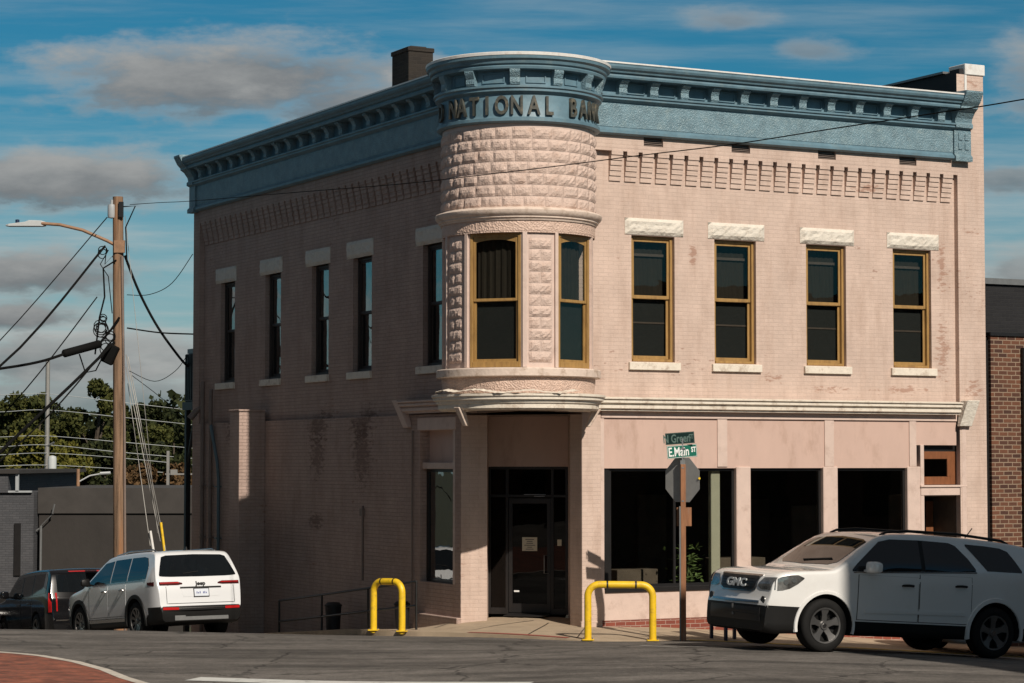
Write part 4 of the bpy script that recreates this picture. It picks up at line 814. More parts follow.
# ------------------------------------------------------------------ cars
def chaikin(P,n=2):
    for _ in range(n):
        Q=[P[0]]
        for a,b in zip(P[:-1],P[1:]): Q+=[(a[0]*.75+b[0]*.25,a[1]*.75+b[1]*.25),(a[0]*.25+b[0]*.75,a[1]*.25+b[1]*.75)]
        Q.append(P[-1]); P=Q
    return P
class Car:
    """x forward from the rear bumper, y left, z up; wheels touch z=0"""
    def __init__(s,label,cat,paint,L,Wd,top,bot,belt,roof,wheels,r,zc,tum=.80,group=None,name='parked_suv',ends=None):
        s.root=empty(name,label=label,cat=cat,group=group); s.L,s.W=L,Wd/2; s.top=chaikin(top,2); s.bot=bot; s.belt=belt; s.roof=roof; s.tum=tum; s.wh=wheels; s.r=r
        xs=sorted({round(x,4) for x,_ in s.top}); X=[xs[0]]
        for x in xs[1:]:
            g=x-X[-1]; n=max(1,int(g/.09)); X+=[X[-1]+g*(i+1)/n for i in range(n)]
        tx=[p[0] for p in s.top]; tz=[p[1] for p in s.top]; s.tx,s.tz=tx,tz
        mb=MB(); rings=[]
        for x in X:
            zt=float(np.interp(x,tx,tz)); zb=interp(x,[p[0] for p in bot],[p[1] for p in bot]); 
            e=.02; sl_=(float(np.interp(x+e,tx,tz))-float(np.interp(x-e,tx,tz)))/(2*e); st=abs(sl_)/math.sqrt(1+sl_*sl_)*(1 if sl_<0 else -1)
            if x in (X[0],): st=-1
            if x==X[-1]: st=1
            rr=min(.055,(zt-zb)*.3); ring=[(x,0,zb),(x,s.w(x,zb)*.6,zb),(x,s.w(x,zb)-.06,zb),(x,s.w(x,zb)-.015,zb+.03)]
            lo,hi=zb+.07,zt-rr; zcx=zc
            if ends: zcx=ends[1] if x<ends[0]+.04 else ends[3] if x>ends[2]-.04 else zc
            if lo+.03<zcx<hi-.03: zs=[lerp(lo,zcx,k/4) for k in range(4)]+[lerp(zcx,hi,k/6) for k in range(7)]
            else: zs=[lerp(lo,hi,k/10) for k in range(11)]
            for z in zs: ring.append((x,s.w(x,z),z))
            w1=s.w(x,zt-rr)
            for a in (25,50,75): ring.append((x,w1-rr*(1-math.cos(R(a))),zt-rr+rr*math.sin(R(a))))
            w2=w1-rr
            for f in (.92,.75,.5,.25,0): ring.append((x+st*.055*(1-f*f),w2*f,zt+.03*(1-f*f)*(1-abs(st))))
            # uniform count: pad with extra mid levels when the cladding row merged
            full=ring+[(p[0],-p[1],p[2]) for p in ring[-2:0:-1]]
            rings.append(full)
        mb.loft(rings,closed=True,cap=True)
        o=mb.build('body',paint,s.root,smooth=None); s.body=o
        bm=bmesh.new(); bm.from_mesh(o.data); s.bvh=BVHTree.FromBMesh(bm); bm.free()
        # wheel arches
        cut=MB()
        for wx in wheels:
            for sy in (-1,1):
                c=[]; n=40
                for y in (s.W-.34,s.W+.2): c.append([(wx+(r+.075)*math.cos(2*PI*k/n),sy*y,r*.98+(r+.075)*math.sin(2*PI*k/n)) for k in range(n)])
                cut.loft(c)
        co=cut.build('cut',None); m=o.modifiers.new('b','BOOLEAN'); m.object=co; m.operation='DIFFERENCE'; m.solver='EXACT'
        dg=bpy.context.evaluated_depsgraph_get(); me=bpy.data.meshes.new_from_object(o.evaluated_get(dg)); o.modifiers.clear(); o.data=me
        bpy.data.objects.remove(co)
        if len(me.materials)<1: me.materials.append(paint)
        while len(me.materials)<2: me.materials.append(M['alloyd'])
        me.materials[0]=paint; me.materials[1]=M['alloyd']
        for p in me.polygons:
            c=p.center; p.material_index=0
            for wx in wheels:
                if math.hypot(c.x-wx,c.z-r*.98)<r+.078 and abs(c.y)<s.W-.005 and (abs(p.normal.y)>.9 and abs(c.y)<s.W-.3 or math.hypot(c.x-wx,c.z-r*.98)>r+.06 and abs(p.normal.y)<.3): p.material_index=1
        me.polygons.foreach_set('use_smooth',[True]*len(me.polygons)); me.set_sharp_from_angle(angle=R(32))
    def split(s,zc,mat_,name='lower_cladding',ends=None):
        """faces below the cladding line become a part of their own"""
        me=s.body.data; bm=bmesh.new(); bm.from_mesh(me); keep=bm.copy()
        def low(c): 
            z=zc
            if ends and c.x<ends[0]: z=ends[1]
            if ends and c.x>ends[2]: z=ends[3]
            return c.z<z
        bmesh.ops.delete(bm,geom=[f for f in bm.faces if low(f.calc_center_median())],context='FACES')
        bmesh.ops.delete(keep,geom=[f for f in keep.faces if not low(f.calc_center_median())],context='FACES')
        m2=bpy.data.meshes.new(name); keep.to_mesh(m2); keep.free(); bm.to_mesh(me); bm.free()
        m2.materials.append(mat_); m2.materials.append(M['alloyd'])
        me.polygons.foreach_set('use_smooth',[True]*len(me.polygons)); me.set_sharp_from_angle(angle=R(32))
        return link(name,m2,None,s.root,32)
    def w(s,x,z):
        f=1.0
        if z>s.belt: f=1-(1-s.tum)*((z-s.belt)/(s.roof-s.belt))
        elif z<.7: f=1-.035*((.7-z)/.5)
        else: f=1
        if x<.5: f*=1-.10*((.5-x)/.5)**2.8
        if x>s.L-1.0: f*=1-.15*((x-(s.L-1.0))/1.0)**3.2
        return s.W*f
    def side(s,x,z,sy,off):
        h,n,_,_=s.bvh.ray_cast(Vector((x,sy*3,z)),Vector((0,-sy,0)))
        if h is None: return Vector((x,sy*s.W,z))
        return h+Vector((0,sy,0))*off
    def end(s,y,z,front,off):
        d=1 if front else -1
        h,n,_,_=s.bvh.ray_cast(Vector((s.L/2+d*6,y,z)),Vector((-d,0,0)))
        if h is None: return Vector((s.L/2+d*s.L/2,y,z))
        return h+Vector((d,0,0))*off
    def roofp(s,x,y,off):
        h,n,_,_=s.bvh.ray_cast(Vector((x,y,4)),Vector((0,0,-1))); return h+Vector((0,0,off))
    def strip(s,name,st,fn,mat_,par=None,n=5,off=.006,smooth=40,back=.0,dens=.12):
        """st: stations (s,lo,hi) along the surface; fn(s,t,off)->point"""
        S_=[st[0]]
        for a,b in zip(st[:-1],st[1:]):
            k=max(1,int(abs(b[0]-a[0])/dens)); S_+=[tuple(lerp(a[j],b[j],(i+1)/k) for j in range(3)) for i in range(k)]
        mb=MB(); q=n+1
        for (x,lo,hi) in S_:
            for k in range(q): mb.v.append(tuple(fn(x,lerp(lo,hi,k/n),off)))
        for (x,lo,hi) in S_:
            for k in range(q): mb.v.append(tuple(fn(x,lerp(lo,hi,k/n),-.012)))
        m=len(S_)
        for i in range(m-1):
            for k in range(n): mb.f.append((i*q+k,(i+1)*q+k,(i+1)*q+k+1,i*q+k+1))
        o=m*q
        rim=[i*q for i in range(m)]+[(m-1)*q+k for k in range(1,q)]+[i*q+n for i in range(m-2,-1,-1)]+[k for k in range(n-1,0,-1)]
        for a,b in zip(rim,rim[1:]+rim[:1]): mb.f.append((a,b,b+o,a+o))
        return mb.build(name,mat_,par or s.root,smooth=smooth,weld=False)
    def sidestrip(s,name,st,sy,mat_,**k): return s.strip(name,st,lambda x,z,o:s.side(x,z,sy,o),mat_,**k)
    def endstrip(s,name,st,front,mat_,**k): return s.strip(name,st,lambda y,z,o:s.end(y,z,front,o),mat_,**k)
    def wheel(s,wx,sy,spokes=5,rim_mat=None,rimr=.66):
        r=s.r; y1=sy*(s.W-.02); wd=.24
        # tyre: lathe about y
        mb=MB(); ir=r*rimr+.005
        prof=[(ir,-.0),(ir+.02,.012),(r*.93,.006),(r*.985,-.02),(r,-.05),(r,-wd+.05),(r*.985,-wd+.02),(r*.93,-wd),(ir,-wd)]
        rings=[[(wx+q*math.cos(2*PI*k/40),y1+sy*d,r+q*math.sin(2*PI*k/40)) for q,d in prof] for k in range(41)]
        mb.loft(rings,closed=False,cap=False); ty=mb.build('wheel',M['tyre'],s.root,smooth=50)
        ri=r*rimr
        mb=MB(); prof=[(ri+.006,.008),(ri-.012,.004),(ri-.022,-.02),(ri-.03,-.10),(.06,-.12)]
        mb.loft([[(wx+q*math.cos(2*PI*k/40),y1+sy*d,r+q*math.sin(2*PI*k/40)) for q,d in prof] for k in range(41)],closed=False,cap=False)
        mb.build('rim_barrel',M['trim'],ty,smooth=50)
        mb=MB()
        for k in range(spokes):
            a=2*PI*k/spokes+.3; c,sn=math.cos(a),math.sin(a)
            def pt(rad,t,d): return (wx+rad*c-t*sn,y1+sy*d,r+rad*sn+t*c)
            w0,w1=(.045,.075) if spokes==5 else (.03,.04)
            mb.loft([[pt(.05,-w0,-.03),pt(.05,w0,-.03),pt(.05,w0,-.06),pt(.05,-w0,-.06)],[pt(ri*.6,-w0*.9,-.02),pt(ri*.6,w0*.9,-.02),pt(ri*.6,w0*.9,-.06),pt(ri*.6,-w0*.9,-.06)],[pt(ri-.01,-w1,-.0),pt(ri-.01,w1,-.0),pt(ri-.01,w1,-.05),pt(ri-.01,-w1,-.05)]])
        mb.tube([(wx,y1-sy*.07,r),(wx,y1-sy*.012,r)],.062,16)
        mb.loft([[(wx+q*math.cos(2*PI*k/40),y1+sy*d,r+q*math.sin(2*PI*k/40)) for q,d in ((ri+.004,.010),(ri-.02,.006),(ri-.02,-.02),(ri+.004,-.02),(ri+.004,.010))] for k in range(41)],closed=False,cap=False)
        mb.build('rim',rim_mat or M['alloy'],ty,smooth=40)
        mb=MB(); mb.tube([(wx,y1-sy*.02,r),(wx,y1-sy*.005,r)],.032,14); mb.build('hub_cap',M['chrome'],ty)
        return ty
    def mirror(s,x,z,sy,mat_,sc=1):
        p=s.side(x,z,sy,0); mb=MB(); rings=[]
        se=lambda v: math.copysign(abs(v)**.55,v)
        for (t,a,b,dz) in ((-.02,.03,.015,0),(.06,.045,.03,.0),(.075,.07,.075,.05),(.10,.085,.088,.055),(.22,.08,.085,.06),(.27,.05,.065,.06),(.28,.02,.03,.06)):
            rings.append([(p.x+.05-t*.25+a*sc*se(math.cos(2*PI*k/20)),p.y+sy*t*sc,p.z+.01+dz*sc+b*sc*se(math.sin(2*PI*k/20))) for k in range(20)])
        mb.loft(rings); return mb.build('wing_mirror',mat_,s.root,smooth=50)
    def handle(s,x,z,sy,mat_,par=None):
        p=s.side(x,z,sy,.0); mb=MB(); mb.tube([(p.x-.10,p.y-.01*sy,p.z-.01),(p.x-.085,p.y+.035*sy,p.z),(p.x,p.y+.045*sy,p.z+.004),(p.x+.085,p.y+.035*sy,p.z),(p.x+.10,p.y-.01*sy,p.z-.01)],[.012,.018,.019,.018,.012],8)
        return mb.build('door_handle',mat_,par or s.root,smooth=50)
    def place(s,X,Y,yaw,pitch=0,roll=0,sc=1,ref=(0,0),z=0):
        """ref: car x,y that lands on world X,Y"""
        Rm=Matrix.Rotation(yaw,4,'Z')@Matrix.Rotation(-pitch,4,'Y')@Matrix.Rotation(roll,4,'X')
        o=Rm@(Vector((ref[0],ref[1],0))*sc); s.root.location=(X-o.x,Y-o.y,z-o.z); s.root.rotation_mode='XYZ'; s.root.rotation_euler=Rm.to_euler(); s.root.scale=(sc,)*3
def door(c,sy,x0,x1,z0,z1,paint,slope=0,hx=None,hz=None,hm=None):
    c.sidestrip('door_gap',[(x0-.012,z0-.01,z1+.002),(x1+.012,z0-.01,z1+.002)],sy,M['dark'],off=.0015,n=6)
    d=c.sidestrip('door',[(x0,z0,z1),(x1,z0,z1)],sy,paint,off=.0055,n=8)
    if hx: c.handle(hx,hz,sy,hm,d)
    return d
def arch(c,wx,sy,mat_,r0,wid,off=.012,a0=-12,a1=192):
    st=[]; mb=MB(); n=26; 
    for k in range(n+1):
        a=R(lerp(a0,a1,k/n))
        for (q,o) in ((r0,-.03),(r0,off),(r0+wid,off),(r0+wid+.012,-.01)):
            x=wx+q*math.cos(a); z=c.r*.98+q*math.sin(a); p=c.side(x,max(z,.32),sy,o); mb.v.append((x,p.y,z))
    for k in range(n):
        for j in range(3): mb.f.append((k*4+j,k*4+j+1,(k+1)*4+j+1,(k+1)*4+j))
    return mb.build('wheel_arch',mat_,c.root,smooth=40,weld=False)
def car_text(c,body,size,front,y,z,mat_,sx=1,tilt=0,bold=.0):
    me=text_mesh(body,size,.008,bold,sx); p=c.end(y,z,front,.028 if front else .012); q=c.end(y,z+.06,front,.028 if front else .012); up=(q-p).normalized(); d=1 if front else -1
    tx=Vector((0,d,0)); nz=tx.cross(up); me.transform(Matrix(((tx.x,up.x,nz.x,p.x),(tx.y,up.y,nz.y,p.y),(tx.z,up.z,nz.z,p.z),(0,0,0,1)))); me.materials.clear()
    return link('badge',me,mat_,c.root)
# --- pearl silver SUV facing left, in front of the shop windows
pt=M['silver']
g=Car('pearl silver SUV with roof rails stopped in front of the shop windows, facing left','car',pt,5.0,2.0,
 [(0,.50),(.0,.62),(.04,.80),(.06,1.0),(.12,1.22),(.26,1.50),(.36,1.68),(.50,1.725),(1.2,1.775),(2.2,1.80),(2.9,1.775),(3.17,1.71),(3.88,1.215),(4.02,1.185),(4.45,1.16),(4.72,1.13),(4.86,1.085),(4.92,.98),(4.945,.82),(4.97,.72),(4.99,.66),(5.0,.50)],
 [(0,.40),(.15,.30),(.6,.27),(4.6,.25),(4.85,.23),(5.0,.27)],1.22,1.80,(1.04,4.06),.39,.47,tum=.80,ends=(.45,.60,4.45,.64))
g.split(.47,M['trim'],ends=(.45,.60,4.45,.64))
def bz(x): return 1.20+max(0,3.5-x)*.043     # the waistline rises to the rear
for sy in (1,-1):
    for k,(x0,x1) in enumerate(((2.46,3.52),(1.50,2.43))):
        d=door(g,sy,x0,x1,.50,bz(x1)-.045,pt,hx=(2.66,1.70)[k],hz=(1.03,1.06)[k],hm=M['trim'])
    W_=lambda L: [(x,bz(x),z) for x,z in L]
    g.sidestrip('side_window',W_([(2.41,1.71),(2.92,1.70),(3.12,1.655),(3.54,1.32),(3.64,1.225)]),sy,M['carglass'],n=6,off=.008)
    g.sidestrip('side_window',W_([(1.42,1.33),(1.54,1.48),(1.74,1.66),(1.86,1.70),(2.34,1.71)]),sy,M['carglass'],n=6,off=.008)
    g.sidestrip('side_window',[(.56,1.31,1.34),(.66,1.31,1.48),(.78,1.31,1.62),(.92,1.31,1.665),(1.20,1.31,1.685),(1.38,1.50,1.69),(1.55,1.67,1.695)],sy,M['carglass'],n=6,off=.008)
    g.sidestrip('pillar_trim',[(2.33,bz(2.3),1.71),(2.42,bz(2.4),1.71)],sy,M['trim'],off=.007)
    g.sidestrip('belt_trim',[(1.40,bz(1.4)-.024,bz(1.4)-.006),(3.62,bz(3.62)-.024,bz(3.62)-.006)],sy,M['chrome'],off=.007,n=1)
    g.sidestrip('body_moulding',[(1.60,.62,.675),(3.40,.60,.655)],sy,pt,off=.016,n=2)
    g.sidestrip('headlamp',[(4.46,1.05,1.065),(4.56,.97,1.10),(4.68,.90,1.09),(4.78,.87,1.07),(4.86,.86,1.03)],sy,M['lens'],off=.010,n=5,dens=.06)
    g.sidestrip('tail_lamp',[(.10,.92,1.16),(.34,1.0,1.19)],sy,M['tail'],off=.008)
    g.mirror(3.36,bz(3.36)+.0,sy,pt,1.0)
    mb=MB(); mb.tube([g.roofp(.62,sy*.66,.0),g.roofp(.76,sy*.67,.032),g.roofp(1.6,sy*.69,.05),g.roofp(2.5,sy*.69,.045),g.roofp(2.86,sy*.68,.03),g.roofp(2.98,sy*.67,0)],[.016,.022,.022,.022,.02,.014],8); mb.build('roof_rail',M['trim'],g.root,smooth=60)
    arch(g,1.04,sy,pt,.468,.055,off=.026); arch(g,4.06,sy,pt,.468,.04,off=.016)
    for wx in g.wh: g.wheel(wx,sy,5)
g.strip('windscreen',[(-.76,3.27,3.76),(-.62,3.22,3.84),(0,3.19,3.88),(.62,3.22,3.84),(.76,3.27,3.76)],lambda y,x,o:g.roofp(x,y,o),M['carglass'],off=.007,n=8)
mb=MB(); mb.tube([g.roofp(3.80,-.1,.02),g.roofp(3.72,.55,.02)],.012,6); mb.build('wiper',M['dark'],g.root)
g.endstrip('grille_surround',[(-.57,1.065,1.075),(-.50,.85,1.08),(-.40,.815,1.08),(.40,.815,1.08),(.50,.85,1.08),(.57,1.065,1.075)],True,M['chrome'],off=.010,dens=.05)
g.endstrip('grille',[(-.52,1.02,1.05),(-.46,.87,1.055),(-.38,.84,1.055),(.38,.84,1.055),(.46,.87,1.055),(.52,1.02,1.05)],True,M['grilled'],off=.016,dens=.05)
car_text(g,'GMC',.165,True,0,.89,M['lamp'],1.5,bold=.006)
for sy in (1,-1):
    g.endstrip('headlamp',[(sy*.56,.90,.96),(sy*.64,.865,1.04),(sy*.90,.865,1.05)],True,M['lens'],off=.010,dens=.04)
    p=g.end(sy*.74,.715,True,.0); mb=MB(); mb.tube([p-Vector((.05,0,0)),p+Vector((.012,0,0))],.055,16); mb.build('fog_lamp',M['lens'],g.root,smooth=40)
for z in (.885,.925,.965,1.005): g.endstrip('grille_bar',[(-.44,z,z+.010),(.44,z,z+.010)],True,M['trim'],off=.022,n=1)
for sy in (1,-1):
    for x,z in ((4.62,1.02),(4.74,.985)):
        p=g.side(x,z,sy,.0); mb=MB(); mb.tube([p,p+Vector((.004,sy*.018,0))],.038,14); mb.build('headlamp_projector',M['chrome'],g.root,smooth=40)
g.endstrip('chrome_strip',[(-.66,.665,.70),(0,.655,.70),(.66,.665,.70)],True,M['chrome'],off=.016,n=2)
g.endstrip('lower_intake',[(-.70,.40,.60),(.70,.40,.60)],True,M['dark'],off=.008)
g.endstrip('plate_bracket',[(-.02,.46,.62),(.02,.46,.62)],True,M['galv'],off=.02,n=1)
mb=MB(); mb.tube([g.roofp(.95,0,0),g.roofp(.95,0,0)+Vector((-.14,0,.17))],.008,6); mb.build('aerial',M['dark'],g.root)
g.place(4.73,35.67,R(180+25.2),pitch=R(3.8),sc=1.04,ref=(4.06,1.0),z=.112)
# --- white SUV seen from behind, left
pt=M['carwhite']
j=Car('white SUV with its rear to the viewer, parked on the downhill side street','car',pt,5.2,1.98,
 [(0,.50),(.0,.60),(.03,.74),(.05,.98),(.09,1.12),(.15,1.27),(.34,1.62),(.42,1.76),(.60,1.80),(1.5,1.825),(2.6,1.81),(3.0,1.74),(3.85,1.23),(4.1,1.16),(4.8,1.07),(5.04,.98),(5.14,.75),(5.2,.50)],
 [(0,.34),(.2,.30),(.6,.28),(4.7,.28),(5.2,.36)],1.20,1.82,(1.15,4.24),.40,.48,tum=.80,ends=(.5,.645,4.7,.6))
j.split(.48,M['trim'],ends=(.5,.645,4.7,.6))
for sy in (1,-1):
    for k,(x0,x1) in enumerate(((2.58,3.62),(1.62,2.55))): door(j,sy,x0,x1,.52,1.18,pt,hx=(2.76,1.80)[k],hz=1.06,hm=M['chrome'])
    j.sidestrip('side_window',[(2.50,1.23,1.70),(2.95,1.23,1.67),(3.25,1.23,1.50),(3.62,1.23,1.30)],sy,M['carglass'],n=5,off=.008)
    j.sidestrip('side_window',[(1.60,1.23,1.715),(2.43,1.23,1.71)],sy,M['carglass'],n=5,off=.008)
    j.sidestrip('side_window',[(.58,1.25,1.50),(.72,1.25,1.68),(.9,1.24,1.71),(1.53,1.23,1.715)],sy,M['carglass'],n=5,off=.008)
    j.sidestrip('window_trim',[(.56,1.215,1.235),(3.66,1.215,1.235)],sy,M['chrome'],off=.009,n=1)
    j.sidestrip('side_sill_trim',[(1.65,.40,.47),(3.75,.40,.47)],sy,M['chrome'],off=.008,n=1)
    j.sidestrip('tail_lamp',[(.06,1.07,1.16),(.2,1.08,1.165),(.48,1.11,1.16)],sy,M['taild'],off=.008,n=3)
    j.endstrip('tail_lamp',[(sy*.40,1.10,1.125),(sy*.50,1.085,1.155),(sy*.90,1.085,1.155)],False,M['taild'],off=.010,n=3)
    j.endstrip('lamp_bar',[(sy*.47,1.125,1.145),(sy*.88,1.125,1.145)],False,M['tail'],off=.014,n=1)
    j.endstrip('rear_reflector',[(sy*.52,.575,.625),(sy*.86,.58,.635)],False,M['tail'],off=.012,n=2)
    arch(j,1.15,sy,M['trim'],.47,.075,off=.022); arch(j,4.24,sy,M['trim'],.47,.075,off=.022)
    j.mirror(3.45,1.22,sy,M['trim'],1.0)
    mb=MB(); mb.tube([j.roofp(.7,sy*.66,.0),j.roofp(.85,sy*.67,.04),j.roofp(2.0,sy*.69,.05),j.roofp(2.7,sy*.68,.03),j.roofp(2.8,sy*.68,0)],.016,8); mb.build('roof_rail',M['chrome'],j.root,smooth=60)
    for wx in j.wh: j.wheel(wx,sy,10)
j.endstrip('rear_window',[(-.86,1.28,1.31),(-.80,1.27,1.48),(-.72,1.265,1.68),(-.62,1.26,1.71),(0,1.255,1.725),(.62,1.26,1.71),(.72,1.265,1.68),(.80,1.27,1.48),(.86,1.28,1.31)],False,M['carglass'],off=.010,n=7)
j.endstrip('plate_recess',[(-.44,.985,1.02),(-.40,.84,1.02),(.40,.84,1.02),(.44,.985,1.02)],False,pt,off=.004,n=3)
j.endstrip('plate_shadow_trim',[(-.46,1.015,1.045),(.46,1.015,1.045)],False,M['trim'],off=.018,n=1)
pl=j.endstrip('number_plate',[(-.16,.845,.995),(.16,.845,.995)],False,M['plate'],off=.02,n=2)
for y,h_ in ((-.105,.03),(-.07,.045),(-.04,.038),(.035,.045),(.07,.03),(.105,.042)): j.endstrip('plate_character',[(y-.009,.90,.90+h_),(y+.009,.895,.895+h_)],False,M['plateb'],off=.024,n=1)
j.endstrip('plate_frame',[(-.175,.83,1.01),(.175,.83,1.01)],False,M['dark'],off=.017,n=1)
car_text(j,'Jeep',.115,False,0,1.075,M['dark'],1.1,bold=.003)
j.endstrip('tailgate_seam',[(-.74,.70,.712),(.74,.70,.712)],False,M['dark'],off=.003,n=1)
for sy in (1,-1): j.endstrip('tailgate_seam',[(sy*.755,.70,1.06),(sy*.765,.70,1.06)],False,M['dark'],off=.003,n=4)
j.endstrip('bumper_trim',[(-.52,.60,.615),(.52,.60,.615)],False,M['chrome'],off=.012,n=1)
j.endstrip('diffuser',[(-.60,.36,.46),(.60,.36,.46)],False,M['galv'],off=.008,n=1)
mb=MB(); a=j.end(0,1.36,False,.015); b=j.end(.34,1.32,False,.02); mb.tube([a,b],.009,6); mb.build('rear_wiper',M['dark'],j.root)
mb=MB(); p=j.roofp(.75,0,0); mb.loft([[(p.x-.09,-.02,p.z-.01),(p.x-.09,.02,p.z-.01),(p.x+.10,.02,p.z-.01),(p.x+.10,-.02,p.z-.01)],[(p.x-.08,-.005,p.z+.07),(p.x-.08,.005,p.z+.07),(p.x-.03,.005,p.z+.07),(p.x-.03,-.005,p.z+.07)]]); mb.build('roof_aerial',M['dark'],j.root)
GS=math.atan2(CA,-SA)    # heading down the side street
JX,JY=(204-512)/F*48.6,48.6
j.place(JX,JY,GS+R(4.5),pitch=R(-4.9),sc=1.0,ref=(.0,0),z=z_road(JX,JY)+.02)
# --- black SUV further down, left
pt=M['carblack']
t=Car('black SUV partly hidden behind the white SUV on the side street','car',pt,5.3,2.04,
 [(0,.50),(.0,.70),(.03,.86),(.04,1.12),(.08,1.24),(.20,1.68),(.26,1.84),(.45,1.89),(1.6,1.92),(2.9,1.88),(3.2,1.80),(3.85,1.30),(4.1,1.24),(4.9,1.17),(5.15,1.06),(5.24,.8),(5.3,.5)],
 [(0,.36),(.2,.32),(.6,.30),(4.7,.30),(5.3,.38)],1.26,1.92,(1.2,4.2),.41,.45,tum=.86)
for sy in (1,-1):
    for k,(x0,x1) in enumerate(((2.50,3.55),(1.55,2.47))): door(t,sy,x0,x1,.50,1.23,pt,hx=(2.7,1.75)[k],hz=1.08,hm=pt)
    t.sidestrip('side_window',[(2.45,1.28,1.78),(3.0,1.28,1.74),(3.30,1.28,1.58),(3.55,1.28,1.42)],sy,M['carglass'],n=5,off=.008)
    t.sidestrip('side_window',[(1.52,1.28,1.80),(2.38,1.28,1.79)],sy,M['carglass'],n=5,off=.008)
    t.sidestrip('side_window',[(.34,1.30,1.66),(.46,1.29,1.79),(1.44,1.28,1.80)],sy,M['carglass'],n=5,off=.008)
    t.sidestrip('tail_lamp',[(.05,.82,1.30),(.16,.82,1.30)],sy,M['tail'],off=.012,n=4); t.endstrip('tail_lamp',[(sy*.80,.84,1.30),(sy*.97,.84,1.30)],False,M['tail'],off=.012,n=4)
    t.mirror(3.4,1.30,sy,pt,1.1)
    for wx in t.wh: t.wheel(wx,sy,6)
t.endstrip('rear_window',[(-.78,1.32,1.74),(0,1.30,1.77),(.78,1.32,1.74)],False,M['carglass'],off=.010,n=6)
t.endstrip('high_brake_lamp',[(-.45,1.815,1.845),(.45,1.815,1.845)],False,M['tail'],off=.02,n=1)
t.endstrip('number_plate',[(-.16,.95,1.09),(.16,.95,1.09)],False,M['plate'],off=.012,n=1)
t.endstrip('bumper_trim',[(-.85,.60,.63),(.85,.60,.63)],False,M['chrome'],off=.02,n=1)
TX,TY=(92-512)/F*58.6,58.6
t.place(TX,TY,GS,pitch=R(-5.0),ref=(0,0),z=z_road(TX,TY)+.02)
# --- two sedans, mostly out of sight
def sedan(label,paint):
    c=Car(label,'car',paint,4.7,1.82,[(0,.5),(.0,.7),(.05,.9),(.10,1.0),(.75,1.06),(1.4,1.36),(1.9,1.43),(2.5,1.42),(3.3,1.03),(3.6,.97),(4.3,.86),(4.6,.72),(4.68,.6),(4.7,.45)],[(0,.35),(.3,.22),(4.4,.2),(4.7,.3)],.95,1.43,(.95,3.75),.33,.4,tum=.78,name='parked_sedan')
    for sy in (1,-1):
        for x0,x1 in ((2.15,3.1),(1.3,2.12)): door(c,sy,x0,x1,.35,.92,paint,hx=x0+.2,hz=.82,hm=M['chrome'])
        c.sidestrip('side_window',[(1.0,.99,1.05),(1.5,.98,1.31),(2.4,.98,1.33),(3.05,.98,1.06)],sy,M['carglass'],off=.008)
        c.sidestrip('headlamp',[(4.1,.70,.80),(4.5,.62,.76)],sy,M['lens'],off=.008)
        c.mirror(2.95,.98,sy,paint,.8)
        for wx in c.wh: c.wheel(wx,sy,10,M['chrome'])
    c.strip('windscreen',[(-.58,2.62,3.18),(0,2.58,3.24),(.58,2.62,3.18)],lambda y,x,o:c.roofp(x,y,o),M['carglass'],off=.007,n=6)
    return c
s1=sedan('silver sedan at the kerb behind the silver SUV, only a bright wheel showing under it',M['cargrey'])
q=W(8.35,-3.1); 
s1.place(q.x,q.y,AZ+PI,pitch=R(1.6),ref=(3.75,.9),z=z_road(q.x,q.y)+.02)
s2=sedan('dark sedan at the left edge beyond the black SUV',M['carblack'])
q=Vector(((2-512)/F*63,63,0)); s2.place(q.x,q.y,GS,pitch=R(-5),ref=(1.0,-.9),z=z_road(q.x,q.y)+.02)
# ------------------------------------------------------------------ street furniture at the corner
def bollard(p,q,h,label):
    """hoop of thick tube between two feet"""
    e=empty('hoop_bollard',label=label,cat='bollard',group='yellow hoop bollards guarding the corner')
    P=Vector((p[0],p[1],z_walk(*p))); Q=Vector((q[0],q[1],z_walk(*q))); e.location=(P+Q)/2; d=(Q-P); L_=d.length; d.normalize(); r=.20
    o=e.location; up=Vector((0,0,1)); path=[P-o-up*.05,P-o+up*(h-r)]
    for k in range(1,8): a=R(90*k/8); path.append(P-o+up*(h-r)+up*r*math.sin(a)+d*r*(1-math.cos(a)))
    path+= [P-o+up*h+d*r,Q-o+up*h-d*r]
    for k in range(1,8): a=R(90*k/8); path.append(Q-o+up*(h-r)+up*r*math.cos(a)-d*r*(1-math.sin(a)))
    path+=[Q-o+up*(h-r),Q-o-up*.05]
    mb=MB(); mb.tube(path,.062,18); mb.build('hoop',M['yellow'],e,smooth=50)
    for A in (P,Q):
        mb=MB(); c=A-o; mb.box(c.x-.10,c.x+.10,c.y-.10,c.y+.10,c.z-.01,c.z+.012); b=mb.build('base_plate',M['yellow'],e,bevel=.004)
        for sx,sy in ((1,1),(1,-1),(-1,1),(-1,-1)):
            m=MB(); m.tube([(c.x+.075*sx,c.y+.075*sy,c.z+.01),(c.x+.075*sx,c.y+.075*sy,c.z+.03)],.012,6); m.build('bolt',M['galv'],b)
    for f in (.3,.74):   # strips of tape
        c=P-o+up*h+d*(L_*f); mb=MB(); mb.tube([c-d*.016,c+d*.016],.0632,18); mb.build('black_band',M['tape'],e,smooth=50)
bollard((1.30,40.31),(2.41,40.31),.94,'yellow steel hoop bollard right of the corner entrance, beside the stop sign post')
bollard((-2.52,42.86),(-1.98,42.36),.88,'yellow steel hoop bollard left of the corner entrance, in front of the dark side wall')
